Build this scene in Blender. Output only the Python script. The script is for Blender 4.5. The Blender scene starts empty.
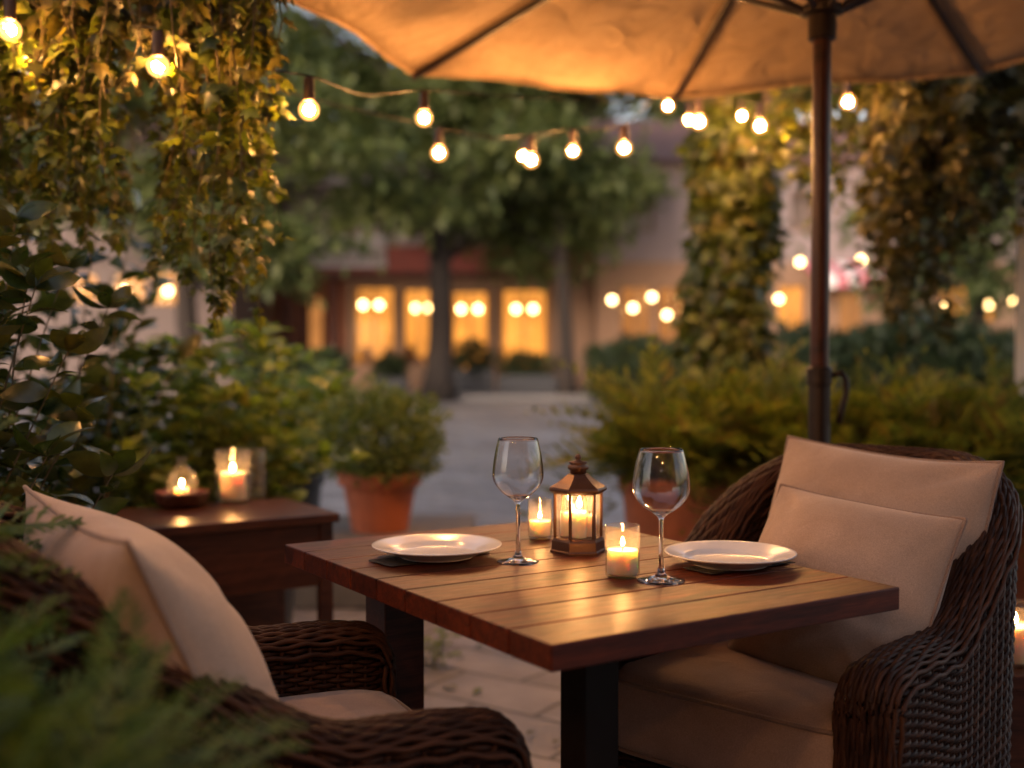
import bpy, math, random
import numpy as np
from mathutils import Vector, Matrix

R = math.radians
PI = math.pi
scene = bpy.context.scene
COL = scene.collection

# ------------------------------------------------------------------ camera numbers
F = 1152.0                       # focal length in pixels of the 1024 wide picture
CH = 1.11                        # eye height
PITCH = math.atan(32.0 / F)      # looking slightly down
cp, sp = math.cos(PITCH), math.sin(PITCH)


def pt(px, py, d):
    """the point of the place at depth d that stands at a pixel"""
    u = (px - 512) / F
    v = (384 - py) / F
    t = d / (cp + v * sp)
    return Vector((u * t, d, CH + (-sp + v * cp) * t))


def pz(px, py, z):
    """the point at height z under a pixel"""
    v = (384 - py) / F
    t = (z - CH) / (-sp + v * cp)
    return Vector(((px - 512) / F * t, (cp + v * sp) * t, z))


# ------------------------------------------------------------------ object helpers
def tag(o, label=None, cat=None, group=None, kind=None):
    if label: o['label'] = label
    if cat: o['category'] = cat
    if group: o['group'] = group
    if kind: o['kind'] = kind
    return o


def thing(name, label, cat, loc=(0, 0, 0), rz=0.0, group=None):
    o = bpy.data.objects.new(name, None)
    COL.objects.link(o)
    o.location = loc
    o.rotation_euler = (0, 0, rz)
    o.empty_display_size = 0.05
    return tag(o, label, cat, group)


def link(name, me, parent=None):
    o = bpy.data.objects.new(name, me)
    COL.objects.link(o)
    if parent is not None:
        o.parent = parent
    return o


def copy_tree(o, parent=None):
    c = o.copy()
    COL.objects.link(c)
    c.parent = parent
    for ch in list(o.children):
        copy_tree(ch, c)
    return c


class MB:
    """collects shapes that become ONE mesh object"""
    def __init__(s):
        s.v = []; s.f = []; s.n = 0

    def add(s, V, Fc):
        V = np.asarray(V, dtype=float).reshape(-1, 3)
        s.v.append(V)
        n = s.n
        for f in Fc:
            s.f.append(tuple(int(i) + n for i in f))
        s.n += len(V)
        return s

    def box(s, c, size, rz=0.0):
        x, y, z = [0.5 * k for k in size]
        V = np.array([(-x, -y, -z), (x, -y, -z), (x, y, -z), (-x, y, -z),
                      (-x, -y, z), (x, -y, z), (x, y, z), (-x, y, z)])
        if rz:
            ca, sa = math.cos(rz), math.sin(rz)
            V = V @ np.array([[ca, sa, 0], [-sa, ca, 0], [0, 0, 1]])
        return s.add(V + np.array(c, dtype=float),
                     [(0, 3, 2, 1), (4, 5, 6, 7), (0, 1, 5, 4), (1, 2, 6, 5), (2, 3, 7, 6), (3, 0, 4, 7)])

    def bx(s, x0, x1, y0, y1, z0, z1):
        return s.box(((x0 + x1) / 2, (y0 + y1) / 2, (z0 + z1) / 2), (x1 - x0, y1 - y0, z1 - z0))

    def lathe(s, prof, n=32, c=(0, 0, 0), cap0=True, cap1=True, ph=0.0):
        V = []; Fc = []
        for (r, z) in prof:
            for i in range(n):
                a = 2 * PI * i / n + ph
                V.append((c[0] + r * math.cos(a), c[1] + r * math.sin(a), c[2] + z))
        for k in range(len(prof) - 1):
            for i in range(n):
                j = (i + 1) % n
                Fc.append((k * n + i, k * n + j, (k + 1) * n + j, (k + 1) * n + i))
        if cap0: Fc.append(tuple(range(n - 1, -1, -1)))
        if cap1:
            b = (len(prof) - 1) * n
            Fc.append(tuple(range(b, b + n)))
        return s.add(V, Fc)

    def tube(s, P, r, n=6, closed=False, caps=True):
        V, Fc = tube_geo(P, r, n, closed, caps)
        return s.add(V, Fc)

    def build(s, name, mat, parent=None, smooth=False, bevel=0.0, seg=2):
        V = np.concatenate(s.v) if s.v else np.zeros((0, 3))
        me = bpy.data.meshes.new(name)
        me.from_pydata(V.tolist(), [], s.f)
        if smooth:
            me.polygons.foreach_set('use_smooth', [True] * len(me.polygons))
        me.materials.append(mat)
        me.update()
        o = link(name, me, parent)
        if bevel:
            m = o.modifiers.new('bevel', 'BEVEL')
            m.width = bevel; m.segments = seg; m.limit_method = 'ANGLE'; m.angle_limit = R(40)
        return o


def tube_geo(P, r, n=6, closed=False, caps=True):
    P = np.asarray(P, dtype=float)
    m = len(P)
    if np.isscalar(r): r = np.full(m, r)
    r = np.asarray(r, dtype=float)
    if closed:
        T = np.roll(P, -1, 0) - np.roll(P, 1, 0)
    else:
        T = np.gradient(P, axis=0)
    T /= (np.linalg.norm(T, axis=1)[:, None] + 1e-12)
    up = np.array([0, 0, 1.0])
    N = np.cross(T, up)
    bad = np.linalg.norm(N, axis=1) < 0.25
    if bad.any():
        nx = np.cross(T, np.array([0.0, 1.0, 0]))
        if bad.mean() > 0.4:
            N = nx
            b2 = np.linalg.norm(N, axis=1) < 0.25
            N[b2] = np.cross(T[b2], np.array([1.0, 0, 0]))
        else:
            # carry the frame through the steep stretch
            last = None
            for i in range(m):
                if bad[i] and last is not None:
                    q = last - T[i] * np.dot(last, T[i]); N[i] = q
                elif bad[i]:
                    N[i] = nx[i]
                last = N[i] / (np.linalg.norm(N[i]) + 1e-12)
    N /= (np.linalg.norm(N, axis=1)[:, None] + 1e-12)
    B = np.cross(T, N)
    a = 2 * PI * np.arange(n) / n
    V = P[:, None, :] + r[:, None, None] * (np.cos(a)[None, :, None] * N[:, None, :] + np.sin(a)[None, :, None] * B[:, None, :])
    V = V.reshape(-1, 3)
    rows = m if closed else m - 1
    i = np.arange(rows)[:, None]; k = np.arange(n)[None, :]
    i2 = (i + 1) % m; k2 = (k + 1) % n
    Q = np.stack([i * n + k, i2 * n + k, i2 * n + k2, i * n + k2], -1).reshape(-1, 4)
    Fc = [tuple(q) for q in Q.tolist()]
    if caps and not closed:
        Fc.append(tuple(range(n)))
        Fc.append(tuple(range((m - 1) * n + n - 1, (m - 1) * n - 1, -1)))
    return V, Fc


def fast_mesh(name, V, Q, mat, parent=None, smooth=False):
    """V (n,3), Q (m,k) numpy: one mesh"""
    V = np.ascontiguousarray(V, dtype=np.float32); Q = np.ascontiguousarray(Q, dtype=np.int32)
    k = Q.shape[1]
    me = bpy.data.meshes.new(name)
    me.vertices.add(len(V)); me.vertices.foreach_set('co', V.ravel())
    me.loops.add(Q.size); me.loops.foreach_set('vertex_index', Q.ravel())
    me.polygons.add(len(Q)); me.polygons.foreach_set('loop_start', np.arange(0, Q.size, k, dtype=np.int32))
    if smooth: me.polygons.foreach_set('use_smooth', np.ones(len(Q), dtype=bool))
    me.materials.append(mat)
    me.update(calc_edges=True); me.validate()
    return link(name, me, parent)


# ------------------------------------------------------------------ materials
class NT:
    def __init__(s, name):
        s.m = bpy.data.materials.new(name)
        s.m.use_nodes = True
        s.t = s.m.node_tree
        s.t.nodes.clear()
        s.out = s.t.nodes.new('ShaderNodeOutputMaterial')

    def n(s, kind, **kw):
        nd = s.t.nodes.new(kind)
        for k, v in kw.items():
            if hasattr(nd, k) and k not in nd.inputs:
                setattr(nd, k, v)
            else:
                nd.inputs[k].default_value = v
        return nd

    def l(s, a, b): s.t.links.new(a, b)

    def ramp(s, fac, stops, interp='LINEAR'):
        r = s.t.nodes.new('ShaderNodeValToRGB')
        r.color_ramp.interpolation = interp
        els = r.color_ramp.elements
        while len(els) < len(stops): els.new(0.5)
        for e, (p, c) in zip(els, stops):
            e.position = p; e.color = (c[0], c[1], c[2], 1)
        s.l(fac, r.inputs['Fac'])
        return r.outputs['Color']

    def mul(s, a, b):
        m = s.t.nodes.new('ShaderNodeMix'); m.data_type = 'RGBA'; m.blend_type = 'MULTIPLY'
        m.inputs[0].default_value = 1.0
        s.l(a, m.inputs[6]); s.l(b, m.inputs[7])
        return m.outputs[2]

    def mix(s, fac, a, b):
        m = s.t.nodes.new('ShaderNodeMix'); m.data_type = 'RGBA'
        if isinstance(fac, (int, float)): m.inputs[0].default_value = fac
        else: s.l(fac, m.inputs[0])
        for v, i in ((a, 6), (b, 7)):
            if isinstance(v, tuple): m.inputs[i].default_value = (v[0], v[1], v[2], 1)
            else: s.l(v, m.inputs[i])
        return m.outputs[2]

    def coords(s, scale=(1, 1, 1), rot=(0, 0, 0), kind='Object'):
        tc = s.t.nodes.new('ShaderNodeTexCoord')
        mp = s.t.nodes.new('ShaderNodeMapping')
        mp.inputs['Scale'].default_value = scale
        mp.inputs['Rotation'].default_value = rot
        s.l(tc.outputs[kind], mp.inputs['Vector'])
        return mp.outputs['Vector']

    def noise(s, vec, scale=5, detail=4, rough=.55, dist=0.0):
        n = s.n('ShaderNodeTexNoise')
        n.inputs['Scale'].default_value = scale; n.inputs['Detail'].default_value = detail
        n.inputs['Roughness'].default_value = rough; n.inputs['Distortion'].default_value = dist
        if vec is not None: s.l(vec, n.inputs['Vector'])
        return n.outputs['Fac']

    def island(s):
        g = s.t.nodes.new('ShaderNodeNewGeometry')
        return g.outputs['Random Per Island']

    def bump(s, h, strength=.3, dist=.01, prev=None):
        b = s.t.nodes.new('ShaderNodeBump')
        b.inputs['Strength'].default_value = strength; b.inputs['Distance'].default_value = dist
        s.l(h, b.inputs['Height'])
        if prev is not None: s.l(prev, b.inputs['Normal'])
        return b.outputs['Normal']

    def princ(s, color, rough=.5, metal=0.0, normal=None, spec=.5, **kw):
        p = s.t.nodes.new('ShaderNodeBsdfPrincipled')
        if isinstance(color, tuple): p.inputs['Base Color'].default_value = (*color, 1)
        else: s.l(color, p.inputs['Base Color'])
        if isinstance(rough, (int, float)): p.inputs['Roughness'].default_value = rough
        else: s.l(rough, p.inputs['Roughness'])
        p.inputs['Metallic'].default_value = metal
        p.inputs['Specular IOR Level'].default_value = spec
        if normal is not None: s.l(normal, p.inputs['Normal'])
        for k, v in kw.items(): p.inputs[k.replace('_', ' ')].default_value = v
        s.p = p
        return p.outputs['BSDF']

    def done(s, sh):
        s.l(sh, s.out.inputs['Surface'])
        return s.m


def plain(name, color, rough=.5, metal=0.0, var=.18, scale=30, bump=.15, bd=.002, spec=.5):
    t = NT(name)
    v = t.coords()
    f = t.noise(v, scale, 5)
    c = t.ramp(f, [(.25, tuple(k * (1 - var) for k in color)), (.75, tuple(min(1, k * (1 + var)) for k in color))])
    nrm = t.bump(t.noise(v, scale * 3, 4), bump, bd)
    rr = t.ramp(f, [(.3, (rough * .85,) * 3), (.7, (min(1, rough * 1.15),) * 3)])
    return t.done(t.princ(c, rr, metal, nrm, spec))


def wood(name, dark, light, rough=.4, scale=1.0, axis=(1.2, 22, 22), bump=.25, tone=.48, coat=0.0):
    t = NT(name)
    v = t.coords(axis)
    f = t.noise(v, 3.2 * scale, 8, .62, .6)
    f2 = t.noise(t.coords(tuple(k * 3.2 for k in axis)), 6 * scale, 5, .6)
    c = t.ramp(f, [(.28, dark), (.5, tuple((a + b) / 2 for a, b in zip(dark, light))), (.72, light)])
    c2 = t.ramp(f2, [(.3, (.50, .46, .44)), (.62, (1, 1, 1))])
    c = t.mul(c, c2)
    c = t.mul(c, t.ramp(t.noise(t.coords((3, 3, 3)), 1.6, 6, .6, 1.0), [(.36, (.72, .68, .66)), (.58, (1.05, 1.05, 1.05))]))
    c = t.mul(c, t.ramp(t.island(), [(0, (1 - tone,) * 3), (1, (1, 1, 1))]))
    # knots and worn stains with their own shapes
    kn = t.noise(t.coords((5, 14, 14)), 1.0, 2, .5, .4)
    c = t.mix(t.ramp(kn, [(.645, (0, 0, 0)), (.70, (.8, .8, .8))]), c, tuple(k * .45 for k in dark))
    rr = t.ramp(f2, [(.3, (rough * 1.25,) * 3), (.7, (rough * .85,) * 3)])
    nrm = t.bump(f2, bump, .0012)
    sh = t.princ(c, rr, 0, nrm, .5)
    if coat:
        t.p.inputs['Coat Weight'].default_value = coat
        t.p.inputs['Specular IOR Level'].default_value = .26
        t.p.inputs['Coat Roughness'].default_value = .28
    return t.done(sh)


def leafmat(name, cols, transl=.35, rough=.45, spec=.5, tcol=None):
    t = NT(name)
    isl = t.island()
    st = [(i / max(1, len(cols) - 1), c) for i, c in enumerate(cols)]
    c = t.ramp(isl, st)
    pos = t.coords((1, 1, 1))
    c = t.mul(c, t.ramp(t.noise(pos, 40, 3), [(.3, (.7, .7, .7)), (.7, (1.15, 1.15, 1.1))]))
    p = t.princ(c, rough, 0, None, spec)
    tr = t.n('ShaderNodeBsdfTranslucent')
    tm = t.mul(c, t.ramp(isl, [(0, tcol or (1.5, 1.5, .7)), (1, tcol or (1.5, 1.5, .7))]))
    t.l(tm, tr.inputs['Color'])
    mx = t.n('ShaderNodeMixShader')
    mx.inputs[0].default_value = transl
    t.l(p, mx.inputs[1]); t.l(tr.outputs[0], mx.inputs[2])
    return t.done(mx.outputs[0])


def emis(name, color, strength, var=0.0, scale=6):
    t = NT(name)
    e = t.n('ShaderNodeEmission')
    e.inputs['Strength'].default_value = strength
    if var:
        c = t.ramp(t.noise(t.coords(), scale, 3), [(.3, tuple(k * (1 - var) for k in color)), (.7, color)])
        t.l(c, e.inputs['Color'])
    else:
        e.inputs['Color'].default_value = (*color, 1)
    return t.done(e.outputs[0])


def thin_glass(name, tint=(1, 1, 1), base=.04, rough=.02, glow_mix=.035):
    """a thin clear pane: passes light straight through, mirrors at grazing angles"""
    t = NT(name)
    tr = t.n('ShaderNodeBsdfTransparent'); tr.inputs['Color'].default_value = (*tint, 1)
    gl = t.n('ShaderNodeBsdfGlossy'); gl.inputs['Roughness'].default_value = rough
    lw = t.n('ShaderNodeLayerWeight'); lw.inputs['Blend'].default_value = .5
    pw_ = t.n('ShaderNodeMath', operation='POWER'); pw_.inputs[1].default_value = 4.0
    t.l(lw.outputs['Facing'], pw_.inputs[0])
    mx = t.n('ShaderNodeMixShader')
    m = t.n('ShaderNodeMath', operation='MULTIPLY_ADD')
    m.inputs[1].default_value = .85; m.inputs[2].default_value = base
    m.use_clamp = True
    t.l(pw_.outputs[0], m.inputs[0]); t.l(m.outputs[0], mx.inputs[0])
    t.l(tr.outputs[0], mx.inputs[1]); t.l(gl.outputs[0], mx.inputs[2])
    # added translucent haze that puts a candle glow into the glass
    tl_ = t.n('ShaderNodeBsdfTranslucent'); tl_.inputs['Color'].default_value = (.9, .85, .78, 1)
    m2 = t.n('ShaderNodeMixShader'); m2.inputs[0].default_value = glow_mix
    t.l(mx.outputs[0], m2.inputs[1]); t.l(tl_.outputs[0], m2.inputs[2])
    return t.done(m2.outputs[0])


M = {}
M['table'] = wood('oiled_table_wood', (.050, .0090, .0028), (.245, .043, .0100), .42, coat=.03)
M['leg'] = plain('dark_leg', (.010, .0055, .0035), .6, scale=20, spec=.2)
M['cabinet'] = wood('cabinet_wood', (.045, .013, .006), (.14, .042, .018), .38, bump=.15, tone=.15, coat=.2)
M['beam'] = wood('beam_wood', (.05, .03, .018), (.12, .07, .04), .6)
M['pole'] = wood('pole_wood', (.040, .010, .004), (.105, .028, .011), .34, axis=(22, 22, 1.5), bump=.08, tone=0, coat=.2)
M['ribwood'] = plain('rib_wood', (.022, .010, .006), .5, scale=30)
M['bronze'] = plain('bronze_metal', (.115, .055, .032), .38, .6, scale=60, bump=.1)
M['darkmetal'] = plain('dark_metal', (.03, .018, .012), .4, .5, scale=60)
M['socket'] = plain('socket', (.045, .02, .012), .45, scale=80)
M['wire'] = plain('wire', (.006, .005, .004), .65, scale=80)
M['terracotta'] = plain('terracotta', (.36, .098, .040), .75, var=.25, scale=9, bump=.4, bd=.003)
M['oldterracotta'] = plain('weathered_terracotta', (.36, .12, .058), .8, var=.3, scale=8, bump=.4, bd=.003)
M['darkpot'] = plain('dark_pot', (.022, .024, .03), .55, scale=15)
M['soil'] = plain('soil', (.03, .02, .013), .95, var=.5, scale=50, bump=1, bd=.01)
M['bark'] = plain('bark', (.034, .025, .020), .9, var=.45, scale=12, bump=1, bd=.03)
M['stem'] = plain('stem', (.075, .055, .022), .7, scale=40)
M['greenstem'] = plain('green_stem', (.07, .08, .022), .6, scale=40)
M['whitepost'] = plain('white_paint', (.72, .70, .67), .5, var=.06, scale=12)
M['plaster'] = plain('pale_plaster', (.50, .42, .39), .85, var=.1, scale=1.3, bump=.2, bd=.02)
M['peach'] = plain('peach_plaster', (.24, .145, .092), .85, var=.12, scale=1.1, bump=.2, bd=.02)
M['lilac'] = plain('lilac_plaster', (.23, .18, .175), .85, var=.1, scale=1.2, bump=.2, bd=.02)
M['dimhouse'] = plain('dim_house_plaster', (.15, .115, .105), .85, var=.12, scale=1.2, bump=.2, bd=.02)
M['dimming_strip'] = plain('amber_dimming_strip', (.42, .17, .05), .85, scale=6)  # for strips added to grade the glow of the windows
M['redfascia'] = plain('red_fascia', (.30, .075, .055), .7, var=.2, scale=3)
M['darkred'] = plain('dark_red_timber', (.085, .026, .018), .7, var=.25, scale=3)
M['rooftile'] = plain('roof_tile', (.17, .085, .065), .8, var=.3, scale=5, bump=.8, bd=.05)
M['frame'] = plain('window_frame', (.16, .085, .045), .6, scale=6)
M['stoneslab'] = plain('stone_slab', (.13, .115, .10), .75, var=.3, scale=6, bump=.5, bd=.006)
M['pinkawning'] = plain('pink_awning', (.55, .17, .20), .8, var=.1, scale=2)
M['whiteawning'] = plain('white_awning', (.72, .68, .68), .8, var=.05, scale=2)
M['napkin'] = plain('dark_napkin', (.03, .024, .020), .9, scale=90, bump=.6, bd=.001)

M['ivy'] = leafmat('ivy_leaf', [(.035, .055, .009), (.070, .098, .014), (.13, .150, .024), (.055, .085, .016), (.12, .105, .018), (.025, .040, .010)], .42, .42)
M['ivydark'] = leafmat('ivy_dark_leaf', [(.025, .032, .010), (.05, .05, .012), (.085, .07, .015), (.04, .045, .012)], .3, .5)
M['bigleaf'] = leafmat('big_leaf', [(.020, .042, .011), (.036, .066, .016), (.065, .090, .022), (.075, .070, .018)], .22, .27, .6)
M['bushleaf'] = leafmat('bush_leaf', [(.10, .17, .035), (.16, .25, .05), (.25, .29, .065), (.13, .21, .075), (.20, .19, .045)], .4, .45)
M['boxleaf'] = leafmat('box_leaf', [(.06, .10, .018), (.115, .165, .03), (.20, .22, .04), (.09, .13, .025)], .35, .45)
M['fern'] = leafmat('fern_leaf', [(.035, .075, .014), (.075, .135, .024), (.13, .18, .036)], .35, .5)
M['goldfern'] = leafmat('gold_fern_leaf', [(.055, .09, .018), (.12, .165, .03), (.24, .26, .046), (.07, .12, .025), (.18, .23, .042), (.13, .085, .03), (.28, .28, .06)], .38, .5)
M['treeleaf'] = leafmat('tree_leaf', [(.055, .082, .024), (.095, .125, .036), (.145, .165, .05)], .35, .55)
M['hedge'] = leafmat('hedge_leaf', [(.018, .034, .012), (.03, .05, .018), (.045, .065, .02)], .25, .55)

def mk_globe():
    # thin amber glass, itself glowing a little, round the hot filament
    t = NT('amber_bulb_glass')
    tr = t.n('ShaderNodeBsdfTransparent'); tr.inputs['Color'].default_value = (1, .93, .80, 1)
    e = t.n('ShaderNodeEmission'); e.inputs['Color'].default_value = (1, .42, .10, 1); e.inputs['Strength'].default_value = 1.5
    gl = t.n('ShaderNodeBsdfGlossy'); gl.inputs['Roughness'].default_value = .05
    m1 = t.n('ShaderNodeMixShader'); m1.inputs[0].default_value = .5
    m2 = t.n('ShaderNodeMixShader'); m2.inputs[0].default_value = .06
    t.l(tr.outputs[0], m1.inputs[1]); t.l(e.outputs[0], m1.inputs[2])
    t.l(m1.outputs[0], m2.inputs[1]); t.l(gl.outputs[0], m2.inputs[2])
    return t.done(m2.outputs[0])
M['bulb'] = mk_globe()
M['filament'] = emis('hot_filament', (1.0, .47, .145), 1200)
M['farbulb'] = emis('lit_far_bulb', (1.0, .58, .22), 9)
M['flame'] = emis('candle_flame', (1.0, .47, .15), 300)
M['roomglow'] = emis('room_glow', (1.0, .37, .06), .68, .62, .9)  # room light put into a glowing panel behind the window
M['litdim'] = emis('room_glow_dim', (1.0, .38, .10), .26, .4, 1.2)
M['thin'] = thin_glass('candle_glass', (.97, .94, .90), .03, .06)
M['pane'] = thin_glass('lantern_pane', (.97, .92, .84), .05, .06, .06)
M['bulbglass'] = thin_glass('bulb_glass', (1, .85, .6), .05)


def mk_glass():
    t = NT('wine_glass')
    g = t.n('ShaderNodeBsdfGlass'); g.inputs['IOR'].default_value = 1.5; g.inputs['Roughness'].default_value = 0.0
    g.inputs['Color'].default_value = (.99, .985, .98, 1)
    return t.done(g.outputs[0])
M['wineglass'] = mk_glass()


def mk_ceramic():
    t = NT('ceramic')
    n = t.noise(t.coords(), 14, 3)
    c = t.ramp(n, [(.3, (.70, .66, .62)), (.7, (.77, .74, .70))])
    return t.done(t.princ(c, .16, 0, None, .5))
M['ceramic'] = mk_ceramic()


def mk_wax():
    t = NT('wax')
    c = t.ramp(t.noise(t.coords(), 40, 3), [(.3, (.82, .72, .55)), (.7, (.88, .80, .65))])
    sh = t.princ(c, .45, 0, None, .4)
    t.p.inputs['Subsurface Weight'].default_value = 1.0
    t.p.inputs['Subsurface Radius'].default_value = (1.0, .62, .36)
    t.p.inputs['Subsurface Scale'].default_value = .034
    return t.done(sh)
M['wax'] = mk_wax()


def mk_fabric(name, c0, c1, weave=1.0):
    t = NT(name)
    v = t.coords()
    n = t.noise(v, 9, 4)
    c = t.ramp(n, [(.3, c0), (.7, c1)])
    fine = t.noise(v, 430, 3, .7)
    c = t.mul(c, t.ramp(t.noise(v, 3.5, 5, .6), [(.32, (.84, .82, .80)), (.62, (1, 1, 1))]))
    c = t.mul(c, t.ramp(fine, [(.3, (.70, .70, .70)), (.7, (1.05, 1.05, 1.05))]))
    nr = t.bump(t.noise(v, 11, 3, .5, .8), .35, .012)
    nr = t.bump(fine, .25 * weave, .0012, nr)
    sh = t.princ(c, .85, 0, nr, .25)
    t.p.inputs['Sheen Weight'].default_value = .25
    t.p.inputs['Sheen Roughness'].default_value = .5
    return t.done(sh)
M['cushion'] = mk_fabric('cushion_linen', (.42, .285, .195), (.50, .35, .25))
M['seat'] = mk_fabric('seat_linen', (.43, .29, .21), (.52, .36, .27))
M['piping'] = mk_fabric('piping_linen', (.28, .18, .125), (.33, .22, .16))


def mk_canvas():
    t = NT('umbrella_canvas')
    v = t.coords()
    n = t.noise(v, 2.2, 5)
    c = t.ramp(n, [(.3, (.37, .255, .165)), (.7, (.50, .36, .24))])
    c = t.mul(c, t.ramp(t.noise(v, 7, 6, .65, 1.2), [(.36, (.87, .85, .82)), (.55, (1, 1, 1))]))
    nr = t.bump(t.noise(v, 5.5, 4, .5, 1.2), .9, .03)
    nr = t.bump(t.noise(v, 300, 2), .2, .001, nr)
    p = t.princ(c, .85, 0, nr, .2)
    tr = t.n('ShaderNodeBsdfTranslucent'); t.l(c, tr.inputs['Color'])
    mx = t.n('ShaderNodeMixShader'); mx.inputs[0].default_value = .07
    t.l(p, mx.inputs[1]); t.l(tr.outputs[0], mx.inputs[2])
    return t.done(mx.outputs[0])
M['canvas'] = mk_canvas()


def mk_wicker():
    t = NT('wicker')
    c = t.ramp(t.island(), [(0, (.022, .0080, .0035)), (.5, (.040, .0145, .0062)), (1, (.066, .026, .012))])
    v = t.coords()
    c = t.mul(c, t.ramp(t.noise(v, 25, 4), [(.3, (.6, .6, .6)), (.7, (1.2, 1.2, 1.2))]))
    return t.done(t.princ(c, .58, 0, t.bump(t.noise(v, 300, 2), .3, .001), .18))
M['wicker'] = mk_wicker()
M['wickerback'] = plain('wicker_backing', (.012, .006, .004), .8)


def mk_ground():
    t = NT('stone_paving')
    v = t.coords((1, 1, 1), (0, 0, R(34)))
    # uneven joints
    nz = t.n('ShaderNodeTexNoise'); nz.inputs['Scale'].default_value = 1.6; nz.inputs['Detail'].default_value = 3
    t.l(v, nz.inputs['Vector'])
    va = t.n('ShaderNodeVectorMath', operation='MULTIPLY_ADD')
    t.l(nz.outputs['Color'], va.inputs[0]); va.inputs[1].default_value = (.10, .10, 0); t.l(v, va.inputs[2])
    b = t.n('ShaderNodeTexBrick')
    b.inputs['Scale'].default_value = 1.0
    b.inputs['Brick Width'].default_value = .46; b.inputs['Row Height'].default_value = .27
    b.inputs['Mortar Size'].default_value = .010; b.inputs['Mortar Smooth'].default_value = .35
    b.inputs['Bias'].default_value = -.1
    b.inputs['Color1'].default_value = (.28, .265, .265, 1); b.inputs['Color2'].default_value = (.39, .37, .37, 1)
    b.inputs['Mortar'].default_value = (.11, .10, .09, 1)
    t.l(va.outputs[0], b.inputs['Vector'])
    c = t.mul(b.outputs['Color'], t.ramp(t.noise(v, 5, 7, .6), [(.3, (.66, .64, .62)), (.7, (1.08, 1.08, 1.08))]))
    c = t.mul(c, t.ramp(t.noise(v, .5, 4), [(.38, (.66, .65, .65)), (.62, (1, 1, 1))]))
    h = t.n('ShaderNodeMath', operation='MULTIPLY_ADD')
    t.l(b.outputs['Fac'], h.inputs[0]); h.inputs[1].default_value = -1.0
    t.l(t.noise(v, 18, 5), h.inputs[2])
    nr = t.bump(h.outputs[0], .45, .012)
    rr = t.ramp(t.noise(v, 2.0, 5), [(.35, (.38,) * 3), (.7, (.66,) * 3)])
    return t.done(t.princ(c, rr, 0, nr, .5))
M['ground'] = mk_ground()
M['sidewalk'] = plain('sidewalk_stone', (.15, .14, .138), .7, var=.15, scale=2.5, bump=.3, bd=.01)


def mk_brick(name, c1, c2, mort):
    t = NT(name)
    v = t.coords((1, 1, 1), (R(90), 0, 0))
    b = t.n('ShaderNodeTexBrick')
    b.inputs['Scale'].default_value = 1.0
    b.inputs['Brick Width'].default_value = .24; b.inputs['Row Height'].default_value = .08; b.inputs['Mortar Size'].default_value = .008
    b.inputs['Color1'].default_value = (*c1, 1); b.inputs['Color2'].default_value = (*c2, 1); b.inputs['Mortar'].default_value = (*mort, 1)
    t.l(v, b.inputs['Vector'])
    c = t.mul(b.outputs['Color'], t.ramp(t.noise(v, 2, 4), [(.3, (.75,) * 3), (.7, (1.1,) * 3)]))
    return t.done(t.princ(c, .85, 0, t.bump(b.outputs['Fac'], -.4, .01)))
M['brick'] = mk_brick('red_brick', (.20, .065, .045), (.28, .10, .065), (.26, .2, .17))

# ------------------------------------------------------------------ leaves
def T_ivy(curl=.10, wid=1.0, cup=.07):
    o = [(0, 0), (.22, -.14), (.52, -.02), (.36, .22), (.64, .50), (.28, .52), (0, 1.0)]
    pts = o + [(-x, y) for (x, y) in o[-2:0:-1]]
    V = [(0, .32, cup)] + [(x * wid, y, -curl * 1.4 * abs(x) - curl * 1.6 * max(0, y - .4)) for x, y in pts]
    n = len(pts)
    return np.array(V), np.array([(0, 1 + i, 1 + (i + 1) % n) for i in range(n)])


def T_ell(w=.46, k=5, curl=.18, fold=.22, tipp=.9):
    """pointed oval leaf folded along its midrib, bending down toward the tip (unit length along +Y)"""
    V = []; Q = []
    for i in range(k + 1):
        t = i / k
        ww = w * .5 * (math.sin(PI * min(1, t ** tipp)) ** .85 if 0 < t < 1 else 0.0) + .004
        z = .06 * math.sin(PI * t) - curl * t * t
        V += [(-ww, t, z + fold * ww), (0, t, z), (ww, t, z + fold * ww)]
    for i in range(k):
        a = 3 * i
        Q += [(a, a + 1, a + 4, a + 3), (a + 1, a + 2, a + 5, a + 4)]
    return np.array(V), np.array(Q)


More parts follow.
